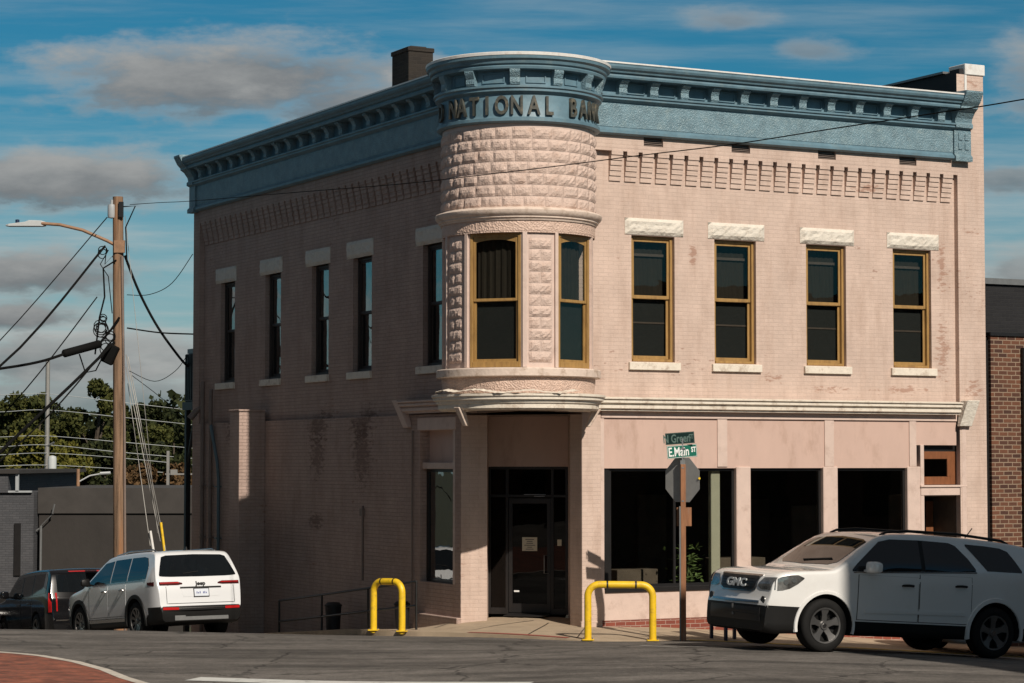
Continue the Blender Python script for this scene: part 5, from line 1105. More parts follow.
# stop sign seen from behind, with the two street name blades
SX,SY=2.93,40.3
e=empty('street_sign_post',(SX,SY,z_walk(SX,SY)),0,'rusty post carrying the back of a stop sign and two green street name blades','sign')
z0=z_walk(SX,SY)
mb=MB(); mb.box(-.035,.050,-.03,-.024,-.1,3.02); mb.box(-.035,-.029,-.024,.03,-.1,3.02); mb.box(.044,.05,-.024,.03,-.1,3.02); mb.build('post',M['rust'],e,bevel=.003)
mb=MB(); mb.box(-.062,-.036,-.028,.024,-.1,2.3); mb.build('post_stub',M['galv'],e,bevel=.003)
n=8; o8=[(.412*math.cos(R(22.5+45*k)),.412*math.sin(R(22.5+45*k))) for k in range(8)]; rt=R(44)
mb=MB(); mb.loft([[(x*math.cos(rt)*1.0,.045+x*math.sin(rt)*.0+dy-x*math.sin(rt),2.685-z0+z) for x,z in o8] for dy in (0,.006)])
so_=mb.build('stop_sign_back',M['signback'],e,bevel=.002)
mb=MB(); mb.box(-.02,.02,-.035,-.025,2.95,2.97); mb.box(-.02,.02,-.035,-.025,2.38,2.40); mb.build('sign_bolt',M['galv'],so_)
mb=MB(); mb.tube([(.27,.045-.27*math.tan(rt)-.012,2.78),(.27,.045-.27*math.tan(rt)-.004,2.78)],.02,10); mb.build('yellow_sticker',M['yellow'],so_)
mb=MB(); mb.box(-.06,.155,.052,.058,1.96,2.28); mb.box(-.10,.10,.05,.052,1.96,2.28); mb.build('small_sign_back',M['rust'],e,bevel=.002)
def blade(name,txt,small,z,w_,h_,yaw,roll,mt,lt,dy=0,cx=.0):
    Mx=Matrix.Translation((cx,dy,z))@Matrix.Rotation(yaw,4,'Z')@Matrix.Rotation(roll,4,'Y')
    mb=MB(); mb.box(-w_/2,w_/2,-.002,.002,-h_/2,h_/2,Mx); b=mb.build(name,mt,e,bevel=.004)
    fr=MB()
    for (x0,x1,a,c) in ((-w_/2+.006,w_/2-.006,h_/2-.012,h_/2-.006),(-w_/2+.006,w_/2-.006,-h_/2+.006,-h_/2+.012),(-w_/2+.006,-w_/2+.012,-h_/2+.012,h_/2-.012),(w_/2-.012,w_/2-.006,-h_/2+.012,h_/2-.012)): fr.box(x0,x1,-.0035,-.0025,a,c,Mx)
    fr.build('border',lt,b)
    for (t,sz,ox,oz) in ((txt,h_*.98,-.055*w_*2,-h_*.33),(small,h_*.55,w_*.385,-h_*.10)):
        me=text_mesh(t,sz,.0006,.004,.66); me.transform(Mx@Matrix.Translation((ox,-.004,oz))@Matrix.Rotation(R(90),4,'X')); me.materials.clear(); link('lettering',me,lt,b)
    return b
blade('street_name_blade','N Green','ST',3.40-z0,.50,.20,R(-8),R(-4),M['sgreen2'],M['swhite2'],0,-.045)
blade('street_name_blade','E.Main','ST',3.175-z0,.54,.22,R(14),R(-4.5),M['sgreen'],M['swhite'],-.01,-.01)
mb=MB(); mb.box(-.04,.04,-.02,.02,3.02,3.09); mb.box(-.05,.05,-.02,.02,3.275,3.30); mb.box(-.012,.012,-.012,.012,3.0,3.46); mb.build('sign_clamp',M['galv'],e)
# blue mailbox behind the silver SUV
mp=(3.83,41.35); e=empty('mailbox',(mp[0],mp[1],z_walk(*mp)),AZ,'dark blue street mailbox on the pavement, half hidden by the nose of the silver SUV','mailbox')
mb=MB(); prof=[(-.26,.30),(-.26,.95)]+[(-.26*math.cos(R(a)),.95+.26*math.sin(R(a))) for a in range(10,180,10)]+[(.26,.95),(.26,.30)]
mb.loft([[(-.27,y,z) for y,z in prof],[(.27,y,z) for y,z in prof]]); mb.build('cabinet',M['postal'],e,smooth=35,bevel=.006)
for sx in (-1,1):
    for sy in (-1,1): mb=MB(); mb.box(sx*.24-.025,sx*.24+.025,sy*.23-.025,sy*.23+.025,-.02,.31); mb.build('leg',M['postal'],e)
mb=MB(); mb.box(-.22,.22,-.275,-.255,.90,1.05); mb.build('pull_down_door',M['postal'],e,bevel=.005)
# ramp railing beside the side wall
e=empty('ramp_railing',(W(-.95,5,0)),AZ,'black pipe handrail of two rails along the foot of the side wall','railing')
def rp(v,z): return (0,v-5,z)
mb=MB(); mb.tube([rp(1.85,.80),rp(8.5,.10)],.022,8); mb.build('top_rail',M['iron'],e,smooth=50)
mb=MB(); mb.tube([rp(1.85,.36),rp(8.5,-.33)],.022,8); mb.build('lower_rail',M['iron'],e,smooth=50)
for v in (1.85,4.0,6.25,8.5):
    zt=.80-(v-1.85)*.1053; mb=MB(); mb.tube([rp(v,zt-1.15),rp(v,zt)],.024,8); mb.build('post',M['iron'],e,smooth=50)
for v,sc,lab in ((6.9,.62,'black bin standing behind the railing post at the side wall'),(3.6,.55,'low black bin at the foot of the side wall near the left bollard')):
    w_=W(-.42,v); mb=MB(); zz=z_walk(w_.x,w_.y); mb.lathe([(0,0),(.22,0),(.27,.85),(.29,.86),(.29,.9),(.2,.98),(0,1.0)],20); o=mb.build('litter_bin',M['bin'],None,smooth=40); o.location=(w_.x,w_.y,zz); o.scale=(sc,)*3; tag(o,lab,'bin')
# plant inside the first shop window
e=empty('potted_plant',W(4.15,.62,.05),0,'leafy green plant behind the left shop window','plant')
mb=MB(); mb.lathe([(0,0),(.15,0),(.20,.45),(.17,.45),(0,.42)],16); mb.build('pot',M['roomb'],e,smooth=40)
lf=MB()
for k in range(150):
    a=random.uniform(0,2*PI); l=random.uniform(.18,.5); h=.45+random.uniform(0,.9); c=Vector((random.gauss(0,.16),random.gauss(0,.09),h)); d=Vector((math.cos(a),math.sin(a)*.45,random.uniform(-.3,.5))).normalized()*l*.45; s_=Vector((-d.y,d.x,.05)).normalized()*.028
    lf.poly(c,c+d*.5+s_,c+d,c+d*.5-s_)
lf.build('foliage',M['leaf'],e,recalc=False); mb=MB()
for k in range(5): mb.tube([(0,0,.4),(random.uniform(-.1,.1),random.uniform(-.05,.05),.8),(random.uniform(-.2,.2),0,1.2)],.01,5)
mb.build('stem',M['leaf'],e)
# ------------------------------------------------------------------ painted marks and the brick corner
strip_ground('stop_line',[(-4.30,31.75),(-.9,30.62),(.2,30.2)],.50,M['paintw'])
strip_ground('worn_parking_line',[(2.07,37.95),(2.59,36.77)],.07,M['line']); strip_ground('worn_parking_line',[(2.63,37.06),(4.26,36.27),(5.2,35.8)],.08,M['line']); strip_ground('worn_parking_line',[(3.75,38.0),(4.61,36.12)],.07,M['line'])
corner=[(-14,37.5),(-8.6,35.2),(-7.54,34.68),(-7.06,34.30),(-6.73,33.97),(-6.04,32.96),(-5.41,31.7),(-4.95,30.53),(-4.56,29.71),(-4.3,27.5),(-4.3,22),(-4.8,14)]
KZ=.135
mb=MB(); kb=MB(); ctr=Vector((-14,24))
fz=lambda p,dz:(p[0],p[1],z_road(p[0],p[1])+dz)
P=[]
for a,b in zip(corner[:-1],corner[1:]):
    for i in range(4): P.append(Vector((lerp(a[0],b[0],i/4),lerp(a[1],b[1],i/4))))
for a,b in zip(P[:-1],P[1:]):
    ia=a+(ctr-a).normalized()*.16; ib=b+(ctr-b).normalized()*.16
    kb.poly(fz(a,-.1),fz(b,-.1),fz(b,KZ),fz(a,KZ)); kb.poly(fz(a,KZ),fz(b,KZ),fz(ib,KZ+.004),fz(ia,KZ+.004))
    for k in range(10):
        q=[ia.lerp(ctr,k/10),ib.lerp(ctr,k/10),ib.lerp(ctr,(k+1)/10),ia.lerp(ctr,(k+1)/10)]
        z=[fz(t,KZ) for t in q]; mb.poly(*z)
def paver():
    m,nt,N,L,Pn=newmat('clay_paver_flat'); Pn.inputs['Roughness'].default_value=.9
    tc=N.new('ShaderNodeTexCoord'); mp=N.new('ShaderNodeMapping'); mp.inputs['Rotation'].default_value=(0,0,.4); L.new(tc.outputs['Object'],mp.inputs[0])
    bt=N.new('ShaderNodeTexBrick'); bt.inputs['Scale'].default_value=1; bt.inputs['Brick Width'].default_value=.21; bt.inputs['Row Height'].default_value=.105; bt.inputs['Mortar Size'].default_value=.006
    bt.inputs['Color1'].default_value=(.33,.10,.055,1); bt.inputs['Color2'].default_value=(.20,.065,.042,1); bt.inputs['Mortar'].default_value=(.13,.085,.05,1); L.new(mp.outputs[0],bt.inputs['Vector'])
    n=N.new('ShaderNodeTexNoise'); n.inputs['Scale'].default_value=3.5; n.inputs['Detail'].default_value=9; n.inputs['Roughness'].default_value=.7; L.new(tc.outputs['Object'],n.inputs[0])
    r=N.new('ShaderNodeMapRange'); r.inputs[1].default_value=.35; r.inputs[2].default_value=.65; r.inputs[3].default_value=.55; r.inputs[4].default_value=1.25; L.new(n.outputs[0],r.inputs[0])
    v=N.new('ShaderNodeVectorMath'); v.operation='SCALE'; L.new(bt.outputs[0],v.inputs[0]); L.new(r.outputs[0],v.inputs['Scale']); L.new(v.outputs[0],Pn.inputs['Base Color'])
    b=N.new('ShaderNodeBump'); b.inputs['Strength'].default_value=.8; b.inputs['Distance'].default_value=.02; L.new(n.outputs[0],b.inputs['Height']); L.new(b.outputs[0],Pn.inputs['Normal']); return m
tag(mb.build('brick_pavement',paver()),kind='structure'); tag(kb.build('pavement_kerb',M['kerb']),kind='structure')
# ------------------------------------------------------------------ neighbour on the right
N_=empty('neighbour_building',(CX,CY,0),AZ,'brown brick building with a dark upper storey adjoining the bank on the right','building')
mb=MB(); mb.box(10.93,22,-.02,14,-1.5,5.53); mb.build('brick_front',M['brownbrick'],N_)
mb=MB(); mb.box(10.90,22.05,-.06,14.0,5.53,5.60); mb.build('coping',M['dark'],N_)
mb=MB(); mb.box(10.87,22,.5,14,5.6,6.62); mb.build('upper_storey',brickmat('dark_upper_wall',(.022,.022,.024),(.018,.018,.02),(.03,.03,.03),painted=False),N_)
mb=MB(); mb.box(10.86,22.05,.44,14,6.62,6.74); mb.build('upper_coping',M['plastic'] if 0 else M['galv'],N_)
mb=MB(); mb.box(UE+.002,10.93,.06,.4,-1.5,5.5); mb.build('corner_joint',M['dark'],N_)
mb=MB(); mb.tube([(11.75,-.08,5.3),(11.75,-.08,.0)],.07,10); mb.build('drainpipe',M['dark'],N_)
mb=MB(); mb.box(12.6,15.2,-.05,.0,-.3,2.6); mb.box(16.2,19.2,-.05,0,.5,2.6); mb.build('shop_window',M['dark'],N_)
# ------------------------------------------------------------------ unseen buildings added to cast shade, block sky light and darken reflections
def offb(name,label,u0,u1,v0,v1,H,z0,mat_,cols,rows,faces):
    e=empty(name,(CX,CY,0),AZ,label,'building')
    mb=MB(); mb.box(u0,u1,v0,v1,z0,H); mb.box(u0-.2,u1+.2,v0-.2,v1+.2,H,H+.5); mb.build('wall',mat_,e)
    for f in faces:
        for i in range(cols):
            for k in range(rows):
                z=1.2+k*(H-1.5)/rows; m=MB()
                if f=='v1': a=lerp(u0,u1,(i+.3)/cols); m.box(a,a+1.1,v1,v1+.03,z,z+1.9)
                else: a=lerp(v0,v1,(i+.3)/cols); m.box(u1,u1+.03,a,a+1.1,z,z+1.9)
                m.build('window',M['carglass'],e)
    return e
offb('unseen_building','unseen tall brick building at the right, added to shade the silver SUV',1.78,13.5,-44,-27,18.6,-1,M['brownbrick'],4,4,('v1',))
offb('unseen_building','unseen low brick row at the right, added to be mirrored in the windows',13.8,52,-44,-27,8.2,-1,M['brownbrick'],9,2,('v1',))
offb('unseen_building','unseen low grey building on the left, added to darken the side wall',-34,-15.5,1.5,33,9.5,-4,M['greybrick'],7,2,('u1',))
offb('unseen_building','unseen brick building across the junction, added to darken the turret reflections',-62,-27,-34,-9,11.5,-1,M['brownbrick'],7,3,('v1','u1'))
# ------------------------------------------------------------------ far side of the side street
e=empty('low_garage_building',(0,0,0),0,'dark stucco wall with a flat parapet behind the utility pole','building')
mb=MB(); mb.box(-15.1,-6.5,75,84,-4.5,2.05); mb.build('wall',M['stucco'],e); mb=MB(); mb.box(-15.13,-6.5,74.93,84,1.35,2.16); mb.build('parapet_band',mat('grey_stucco_band',(.05,.045,.041),.9,.2,1.5),e)
mb=MB(); mb.tube([(-15.0,74.8,-3),(-15.0,74.8,.95)],.045,8); mb.tube([(-15.0,74.8,.95),(-14.6,74.75,1.35)],.02,6); mb.tube([(-15.0,74.8,.9),(-15.5,74.75,.55)],.03,6); mb.tube([(-14.62,74.7,1.35),(-14.55,74.7,1.65)],.03,6); mb.build('service_mast',M['galv'],e,smooth=50)
e=empty('grey_brick_building',(0,0,0),0,'grey painted brick building at the left edge with a blocked window','building')
mb=MB(); mb.box(-26,-15.15,74.4,86,-4.5,2.02); mb.box(-26,-15.95,74.3,86,2.02,2.62); mb.build('wall',M['greybrick'],e); mb=MB(); mb.box(-26,-15.6,74.2,86,2.62,2.74); mb.build('coping',M['stucco'],e)
mb=MB(); mb.box(-15.72,-15.62,74.3,74.4,2.05,2.6); mb.box(-15.95,-15.2,74.3,74.4,2.02,2.08); mb.build('flashing',M['plastic'],e)
mb=MB(); mb.box(-15.75,-15.55,74.34,74.41,-.6,1.05); mb.build('blocked_window',M['dark'],e); mb=MB(); mb.box(-26,-15.2,74.33,74.41,-4.5,-1.15); mb.build('dark_base',M['dark'],e)
# iron stair landing behind the far corner of the bank
e=empty('iron_stair_landing',W(.3,17.2,0),AZ,'black iron stair landing sticking out behind the far corner of the bank','stairs')
mb=MB()
X0=lambda u,v:(u-.3,v-17.2)
def sb_(mb,u0,u1,v0,v1,z0,z1): mb.box(u0-.3,u1-.3,v0-17.2,v1-17.2,z0,z1)
sb_(mb,.03,.9,16.46,17.25,4.25,4.45); mb.build('landing',M['iron'],e)
mb=MB(); sb_(mb,.06,.8,16.47,17.16,4.45,5.62); mb.build('louvred_unit',M['iron'],e,bevel=.02)
for k in range(5): mb=MB(); sb_(mb,.03,.058,16.50+.13*k,16.55+.13*k,4.5,5.6); mb.build('louvre',M['iron'],e)
for (u,v) in ((.12,17.1),(.75,17.1)): mb=MB(); sb_(mb,u-.06,u+.06,v-.06,v+.06,-3,4.25); mb.build('post',M['iron'],e)
mb=MB(); mb.tube([(-.18,-.1,2.9),(-.18,-.65,4.2)],.04,6); mb.build('brace',M['iron'],e)
mb=MB(); mb.box(-.2,.3,-.5,-.1,5.63,5.74); mb.build('lid',M['galv'],e)
# ------------------------------------------------------------------ main utility pole
PX,PY=-9.53,57.0
e=empty('utility_pole',(PX,PY,-1.4),0,'weathered wooden utility pole carrying a street lamp arm and bundles of cable','utility pole')
mb=MB(); n=14; mb.tube([(lerp(.06,-.10,k/n),0,lerp(-.5,10.86,k/n)) for k in range(n+1)],[lerp(.17,.125,k/n) for k in range(n+1)],14); mb.build('pole',M['pole'],e,smooth=60)
mb=MB(); mb.tube([(.19,-.13,0),(.13,-.12,5.2),(.03,-.12,9.4)],.030,6); mb.build('cable_guard',M['pipe'],e,smooth=50)
mb=MB(); mb.lathe([(0,10.32),(.09,10.34),(.10,10.40),(.10,10.62),(.09,10.66),(0,10.68)],14,(-.24,-.05)); mb.tube([(-.24,-.05,10.66),(-.24,-.05,10.78)],.035,8); mb.box(-.24,0,-.03,.03,10.45,10.5); mb.build('transformer_can',M['plastic'],e,smooth=40)
mb=MB(); mb.box(-.05,.06,-.19,-.1,10.35,10.72); mb.build('fuse_bracket',M['dark'],e)
mb=MB(); mb.tube([(-.05,0,9.62),(-.35,-.02,9.78),(-.95,-.05,10.04),(-1.5,-.06,10.17),(-1.95,-.07,10.2)],.040,8); mb.box(-.16,.1,-.16,-.08,9.48,9.78); mb.build('lamp_arm',M['steelrust'],e,smooth=50)
mb=MB(); rings=[]
for (x,w_,h0,h1) in ((-1.85,.05,10.14,10.24),(-1.95,.10,10.13,10.27),(-2.25,.11,10.13,10.28),(-2.35,.11,10.13,10.24),(-2.75,.10,10.13,10.19),(-2.83,.05,10.14,10.17)): rings.append([(x,-w_,h0),(x,w_,h0),(x,w_,h1),(x,-w_,h1)])
mb.loft(rings); l=mb.build('lamp_head',M['lamp'],e,bevel=.01); mb=MB(); mb.lathe([(0,10.27),(.05,10.20),(.05,10.30),(0,10.31)],10,(-2.55,0)); mb.build('photocell',M['postal'],l)
mb=MB(); p0=Vector((-10.75-PX,56.0-PY,5.57+1.4)); p1=Vector((-9.98-PX,56.8-PY,5.86+1.4)); d=(p1-p0); mb.tube([p0,p0+d*.04,p0+d*.96,p1],[.05,.10,.10,.05],10); mb.build('splice_case',M['cable'],e,smooth=50)
mb=MB(); mb.box(-.30,.0,-.35,-.12,6.78,7.22,Matrix.Translation((-.05,0,0))@Matrix.Rotation(0,4,'X')); Mb=Matrix.Translation((-.22,-.2,7.0))@Matrix.Rotation(R(25),4,'Y'); mb=MB(); mb.box(-.15,.15,-.12,.12,-.24,.24,Mb); mb.build('terminal_box',M['cable'],e,bevel=.03)
def coil(mb,c,r,n,rad=.012):
    pts=[]
    for k in range(n*14): a=k*2*PI/14; rr=r*(1+.25*math.sin(k*.37)); pts.append((c[0]+rr*math.cos(a),c[1]-.05+.03*math.sin(k*.9),c[2]+rr*math.sin(a)+.04*math.sin(k*.21)))
    mb.tube(pts,rad,4)
for c,r,n in (((-.45,-.15,7.62),.15,5),((-.40,-.1,7.85),.08,3),((-.42,-.12,9.48),.10,2),((-.22,-.1,7.4),.11,3),((-.30,-.2,7.15),.13,2)): mb=MB(); coil(mb,c,r,n); mb.build('cable_coil',M['cable'],e)
for path,r in ((((-.35,-.1,9.6),(-.38,-.12,9.2),(-.2,-.12,9.4),(-.1,-.1,9.1)),.014),(((-.1,-.14,9.3),(-.42,-.14,9.1),(-.38,-.14,8.4),(-.5,-.14,7.9),(-.6,-.14,7.0)),.022),(((-.3,-.1,9.55),(-.5,-.1,9.2),(-.3,-.1,8.9),(-.2,-.1,8.0)),.012),(((.0,-.14,10.6),(.35,-.14,10.62),(.12,-.14,10.1),(.16,-.14,9.2)),.018),(((-.95,-.3,7.0),(-.8,-.3,6.55),(-.55,-.3,6.6),(-.35,-.3,7.0)),.018),(((-.45,-.2,7.3),(-.2,-.2,7.6),(.0,-.2,7.9)),.03)):
    mb=MB(); mb.tube(path,r,5); mb.build('pole_wiring',M['cable'],e,smooth=60)
# cables: straight or sagging spans in the air
def cable(pts,r,label,sag=0,mat_=None,grp='cables strung from the utility pole',n=14,name='overhead_cable'):
    P=[Vector(p) for p in pts]
    if len(P)>2:      # smooth the span
        Q=[]
        for i in range(len(P)-1):
            a,b,c,d=P[max(i-1,0)],P[i],P[i+1],P[min(i+2,len(P)-1)]
            for k in range(6):
                t=k/6; Q.append(.5*((2*b)+(c-a)*t+(2*a-5*b+4*c-d)*t*t+(3*b-a-3*c+d)*t**3))
        P=Q+[P[-1]]
    if len(P)==2: P=[P[0].lerp(P[1],k/n)-Vector((0,0,sag*4*(k/n)*(1-k/n))) for k in range(n+1)]
    mb=MB(); o=P[0].copy(); mb.tube([p-o for p in P],r,6); ob=mb.build(name,mat_ or M['cable'],None,smooth=60); ob.location=o
    return tag(ob,label,'cable',grp)
cable([(-9.32,56.92,9.26),(-8.26,54.75,9.07),(-7.12,52.4,8.85),(-4.22,46.44,8.36),(-2.01,41.9,7.98),(-.64,39.07,7.78),(.75,36.21,7.59),(1.86,33.92,7.45),(2.96,31.66,7.30),(4.02,29.47,7.20),(4.95,27.57,7.11),(5.72,25.98,7.04),(7.8,21.5,6.9)],.008,'thin black cable crossing in front of the upper bank from pole top to right edge')
cable([(-9.92,56.9,8.24),(-11.37,52,5.12),(-12.9,47.5,2.9+.9)],.028,'thick cable falling from the lamp arm steeply to the left edge')
cable([(-9.87,56.9,8.95),(-12.03,55,5.85),(-14,53.3,3.6)],.013,'thin cable falling from the transformer can to the left edge')
cable([(-10.70,56.05,5.58),(-11.16,55.35,5.36),(-11.59,53,5.10),(-12.6,47.6,4.6)],.036,'thick cable running nearly level from the splice case to the left edge')
cable([(-9.65,57,5.93),(-10.17,54.53,4.87),(-10.61,52.11,3.94),(-10.91,50,3.2),(-11.3,47.5,2.2)],.036,'thick cable dropping from the terminal box past the tree tops')
cable([(-9.7,57,6.0),(-10.9,55.2,4.1),(-12.6,52.6,2.0)],.018,'thinner cable dropping left beside the thick one past the trees')
cable([(-10.1,56.9,7.0),(-11.6,55.8,4.7),(-13.6,54.5,2.2)],.015,'thin cable from the wire coil down to the left behind the splice case')
cable([(-9.45,57,8.02),(-9.09,56.98,7.13),(-8.62,56.96,6.26),(-8.08,56.93,5.52),(-7.78,56.92,5.19),(-7.58,56.5,4.74),(-7.50,56.3,4.3)],.034,'thick black cable swooping from the pole down to the far corner of the bank')
cable([(-9.39,57,7.06),(-8.83,57,7.07),(-8.29,57,7.35),(-7.79,57,8.06)],.010,'thin slack wire curving up from the pole to the bank wall')
cable([(-9.38,57,6.25),(-8.56,56.9,6.13),(-7.74,56.8,6.09)],.020,'black cable running nearly level from the pole to the bank wall')
cable([(-9.3,56.9,5.2),(-8.7,57,4.95),(-8.2,57,5.2),(-7.9,57,5.6)],.009,'thin slack wire hanging low between the pole and the bank')
cable([(-9.25,56.9,5.1),(-8.6,57,4.6),(-7.95,57,4.05)],.009,'thin wire sloping down from the pole to the iron stair landing')
for k,(a,b,r) in enumerate((((-9.45,57,9.0),(-8.45,56,1.3),.007),((-9.4,57,5.6),(-8.30,56,.9),.011),((-9.4,57,5.3),(-8.38,56,1.1),.010),((-9.35,57,4.9),(-8.62,56,1.0),.009),((-9.35,57,5.55),(-8.22,55.9,.8),.010))):
    cable([a,b],r,('long thin guy wire from the top of the pole','bright guy wire ending in a yellow guard','guy wire just left of the yellow guard','leftmost guy wire close to the pole','rightmost guy wire of the bundle')[k],0,M['guy'],'guy wires of the utility pole',name='guy_wire')
def gw(a,b,m_,lab):
    mb=MB(); mb.tube([a,b],.032,8); tag(mb.build('guy_guard',m_,None,smooth=50),lab,'guy guard')
gw((-8.37,56,1.55),(-8.17,55.9,.2),M['yellow'],'yellow plastic guard on the guy wire behind the white SUV'); gw((-8.62,56,1.35),(-8.42,55.95,.2),M['coping'],'white guard on the guy wire beside the yellow one')
# ------------------------------------------------------------------ small poles and wires in front of the trees
e=empty('metal_pole',(-18.24,92,-4),0,'slim grey pole with a small transformer above the left wall','utility pole')
mb=MB(); mb.tube([(0,0,0),(0,0,10.95)],[.11,.085],10); mb.build('pole',M['guy'],e,smooth=50); mb=MB(); mb.lathe([(0,6.4),(.16,6.45),(.17,7.1),(.15,7.2),(0,7.25)],14,(.22,-.05)); mb.build('transformer_can',M['pipeb'] if 0 else M['lamp'],e,smooth=40)
mb=MB(); mb.tube([(0,-.05,7.6),(.3,-.1,7.75)],.04,6); mb.build('bracket',M['galv'],e)
e=empty('small_street_lamp',(-14.79,80,-3),0,'small street lamp with an outstretched arm above the dark wall','street lamp')
mb=MB(); mb.tube([(0,0,0),(0,0,5.75)],.06,8); mb.build('pole',M['steelrust'],e,smooth=50); mb=MB(); mb.tube([(0,0,5.3),(.4,0,5.52),(.85,0,5.6)],.025,6); mb.tube([(.75,0,5.6),(1.1,0,5.62)],.05,6); mb.build('lamp_arm',M['lamp'],e,smooth=50)
e=empty('far_crossarm_pole',(-12.9,88,-3),0,'pale stub pole with crossarm against the reddish tree beside the bank','utility pole')
mb=MB(); mb.box(-.05,.05,-.05,.05,0,6.4); mb.build('pole',M['guy'],e); mb=MB(); mb.box(-.1,1.0,-.03,.03,5.5,5.56); mb.box(.1,.35,-.08,.08,5.5,5.7); mb.build('crossarm',M['guy'],e)
fw=[[(-19.23,88,5.5),(-18.22,92,5.65),(-16.23,97,5.46),(-13.0,103,5.12)],[(-19.23,88,4.86),(-18.22,92,5.02),(-16.22,97,4.84),(-13.0,103,4.5)],[(-19.22,88,3.92),(-18.21,92,4.0),(-16.21,97,3.81),(-13,103,3.5)],[(-19.21,88,3.55),(-18.2,92,3.65),(-16.21,97,3.39),(-13,103,3.05)],[(-19.21,88,3.25),(-18.2,92,3.33),(-16.21,97,3.15),(-13,103,2.75)],[(-19.2,88,2.83),(-18.19,92,2.86),(-16.2,97,2.69),(-13,103,2.33)]]
nm=('topmost','second','third','fourth','fifth','lowest')
for k,p in enumerate(fw):
    p=[(p[0][0]-1.1,p[0][1]-4.4,p[0][2]-.1)]+p; cable(p,.013,nm[k]+' of the six pale wires crossing the trees',0,M['lamp'],'pale wires strung across the trees',name='power_line')
# ------------------------------------------------------------------ trees beyond the walls
def leafmat(name,c1,c2,tr=.25):
    m,nt,N,L,P=newmat(name); P.inputs['Roughness'].default_value=.75; P.inputs['Specular IOR Level'].default_value=.15
    g=N.new('ShaderNodeNewGeometry'); r=N.new('ShaderNodeValToRGB'); r.color_ramp.elements[0].color=(*c1,1); r.color_ramp.elements[1].color=(*c2,1); L.new(g.outputs['Random Per Island'],r.inputs[0]); L.new(r.outputs[0],P.inputs['Base Color'])
    return m
LM={'dark':leafmat('dark_green_leaves',(.012,.018,.007),(.040,.046,.015)),'mid':leafmat('mid_green_leaves',(.028,.036,.010),(.075,.078,.02)),'yellow':leafmat('yellow_green_leaves',(.055,.062,.012),(.15,.135,.024)),'red':leafmat('reddish_autumn_leaves',(.06,.036,.017),(.12,.07,.03))}
M['bark']=mat('bark',(.07,.055,.04),.95,.3,6)
def tree(x,y,zb,H,wd,kind,label,nl=13000,cl=.115,trunk=.28,crown_from=.22):
    e=empty('broadleaf_tree',(x,y,zb),0,label,'tree','trees beyond the walls'); mb=MB(); tips=[]
    mb.tube([(0,0,0),(random.uniform(-.1,.1),0,H*.3),(random.uniform(-.3,.3),0,H*.62),(random.uniform(-.3,.3),0,H*.85)],[.22,.17,.10,.03],8)
    for k in range(11):
        a=random.uniform(0,2*PI); h=random.uniform(.22,.75)*H; r=wd*random.uniform(.3,.9)*(1-.5*(h/H)**2)*.9
        t=Vector((math.cos(a)*r,math.sin(a)*r,min(H*.93,h+random.uniform(.08,.3)*H))); mb.tube([(0,0,h*.9),(t.x*.5,t.y*.5,(h*.9+t.z)/2+.05*H),tuple(t)],[.08,.05,.015],5); tips.append(t)
    mb.build('trunk',M['bark'],e,smooth=60)
    blobs=[]
    for k in range(46):
        if k<11: c=tips[k]
        else:
            a=random.uniform(0,2*PI); h=crown_from+(1-crown_from)*random.random()**.8; rr=math.sqrt(max(.02,1-((h-.52)/.52)**2)); q=random.random()**.5*rr*wd; c=Vector((q*math.cos(a),q*math.sin(a),h*H*.95))
        blobs.append((c,random.uniform(.10,.22)*wd))
    k=np.array([b[1]**2 for b in blobs]); k=k/k.sum(); idx=RNG.choice(len(blobs),nl,p=k)
    d=RNG.normal(size=(nl,3)); d/=np.linalg.norm(d,axis=1)[:,None]; rad=RNG.random(nl)**.45*1.15
    C_=np.array([tuple(blobs[i][0]) for i in idx])+d*(rad*np.array([blobs[i][1] for i in idx]))[:,None]
    A=RNG.normal(size=(nl,3)); A/=np.linalg.norm(A,axis=1)[:,None]; Bv=np.cross(A,RNG.normal(size=(nl,3))); Bv/=np.linalg.norm(Bv,axis=1)[:,None]
    s_=(cl*(.6+.8*RNG.random(nl)))[:,None]
    V=np.stack([C_-A*s_,C_+Bv*s_*.6,C_+A*s_,C_-Bv*s_*.6],1).reshape(-1,3)
    me=bpy.data.meshes.new('crown'); me.from_pydata(V.tolist(),[],[(4*i,4*i+1,4*i+2,4*i+3) for i in range(nl)]); link('crown',me,LM[kind],e)
TRH=1.0
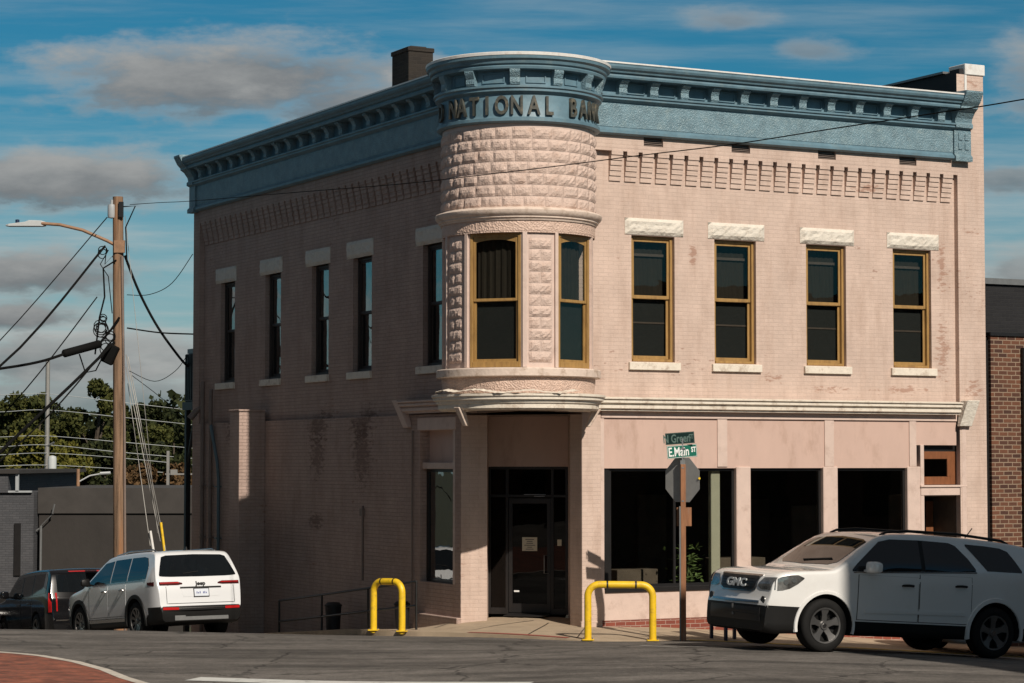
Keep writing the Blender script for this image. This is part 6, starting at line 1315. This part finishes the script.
TR=[(-24.0,112,-3.5,9.7,3.2,'dark','dark green tree at the left edge of the view'),
 (-22.5,110,-3.5,10.1,2.6,'mid','rounded green tree just left of the slim grey pole'),
 (-22.6,118,-3.5,9.3,3.0,'dark','dark tree between the slim grey pole and the feathery tree'),
 (-19.9,112,-3.5,10.6,2.1,'mid','tall feathery tree showing between the slim grey pole and the utility pole'),
 (-19.3,117,-3.5,9.0,2.8,'dark','dark tree directly behind the utility pole'),
 (-17.6,114,-3.5,9.6,2.0,'dark','small pointed dark tree just right of the utility pole'),
 (-16.0,112,-3.5,8.7,2.6,'mid','green tree between the guy wires and the far corner of the bank'),
 (-14.4,110,-3.5,8.4,2.6,'dark','dark tree cut off by the far corner of the bank'),
 (-20.4,101,-3.5,8.1,2.3,'yellow','sunlit yellow green tree below the darker ones at the left'),
 (-22.4,103,-3.5,7.4,2.0,'mid','low green tree at the left edge beside the yellow green one'),
 (-17.7,103,-3.5,7.4,2.6,'dark','low dark tree behind the dark wall, beside the utility pole'),
 (-13.7,93,-3.5,6.7,2.3,'red','low reddish brown autumn tree between the utility pole and the bank'),
 (-29.5,112,-3.5,10.5,3.5,'dark','dark tree beyond the left edge'),(-15.4,101,-3.5,7.2,2.4,'dark','dark bushy tree behind the reddish one')]
for a in TR: tree(*a[:3],a[3]*(TRH if a[5]!='red' else 1),*a[4:])
for q_ in ((4.69,35.67),(7.45,36.95),(3.8,37.4),(6.6,38.8)): print('ROAD',q_,z_road(*q_))
# far wood closing the view
mb=MB(); nl=60000
X=RNG.uniform(-70,-8,nl); Y=RNG.uniform(128,150,nl); Zt=5.4+.9*np.sin(X*.55)+.7*np.sin(X*1.3+1); Z=-4+(Zt+4)*RNG.random(nl)**.6
A=RNG.normal(size=(nl,3)); A/=np.linalg.norm(A,axis=1)[:,None]; Bv=np.cross(A,RNG.normal(size=(nl,3))); Bv/=np.linalg.norm(Bv,axis=1)[:,None]; C_=np.stack([X,Y,Z],1); s_=(.22*(.5+RNG.random(nl)))[:,None]
V=np.stack([C_-A*s_,C_+Bv*s_*.7,C_+A*s_,C_-Bv*s_*.7],1).reshape(-1,3); me=bpy.data.meshes.new('distant_wood'); me.from_pydata(V.tolist(),[],[(4*i,4*i+1,4*i+2,4*i+3) for i in range(nl)])
tag(link('distant_wood',me,LM['dark'],None),'dark wood filling the gaps behind the separate trees','wood',kind='stuff')
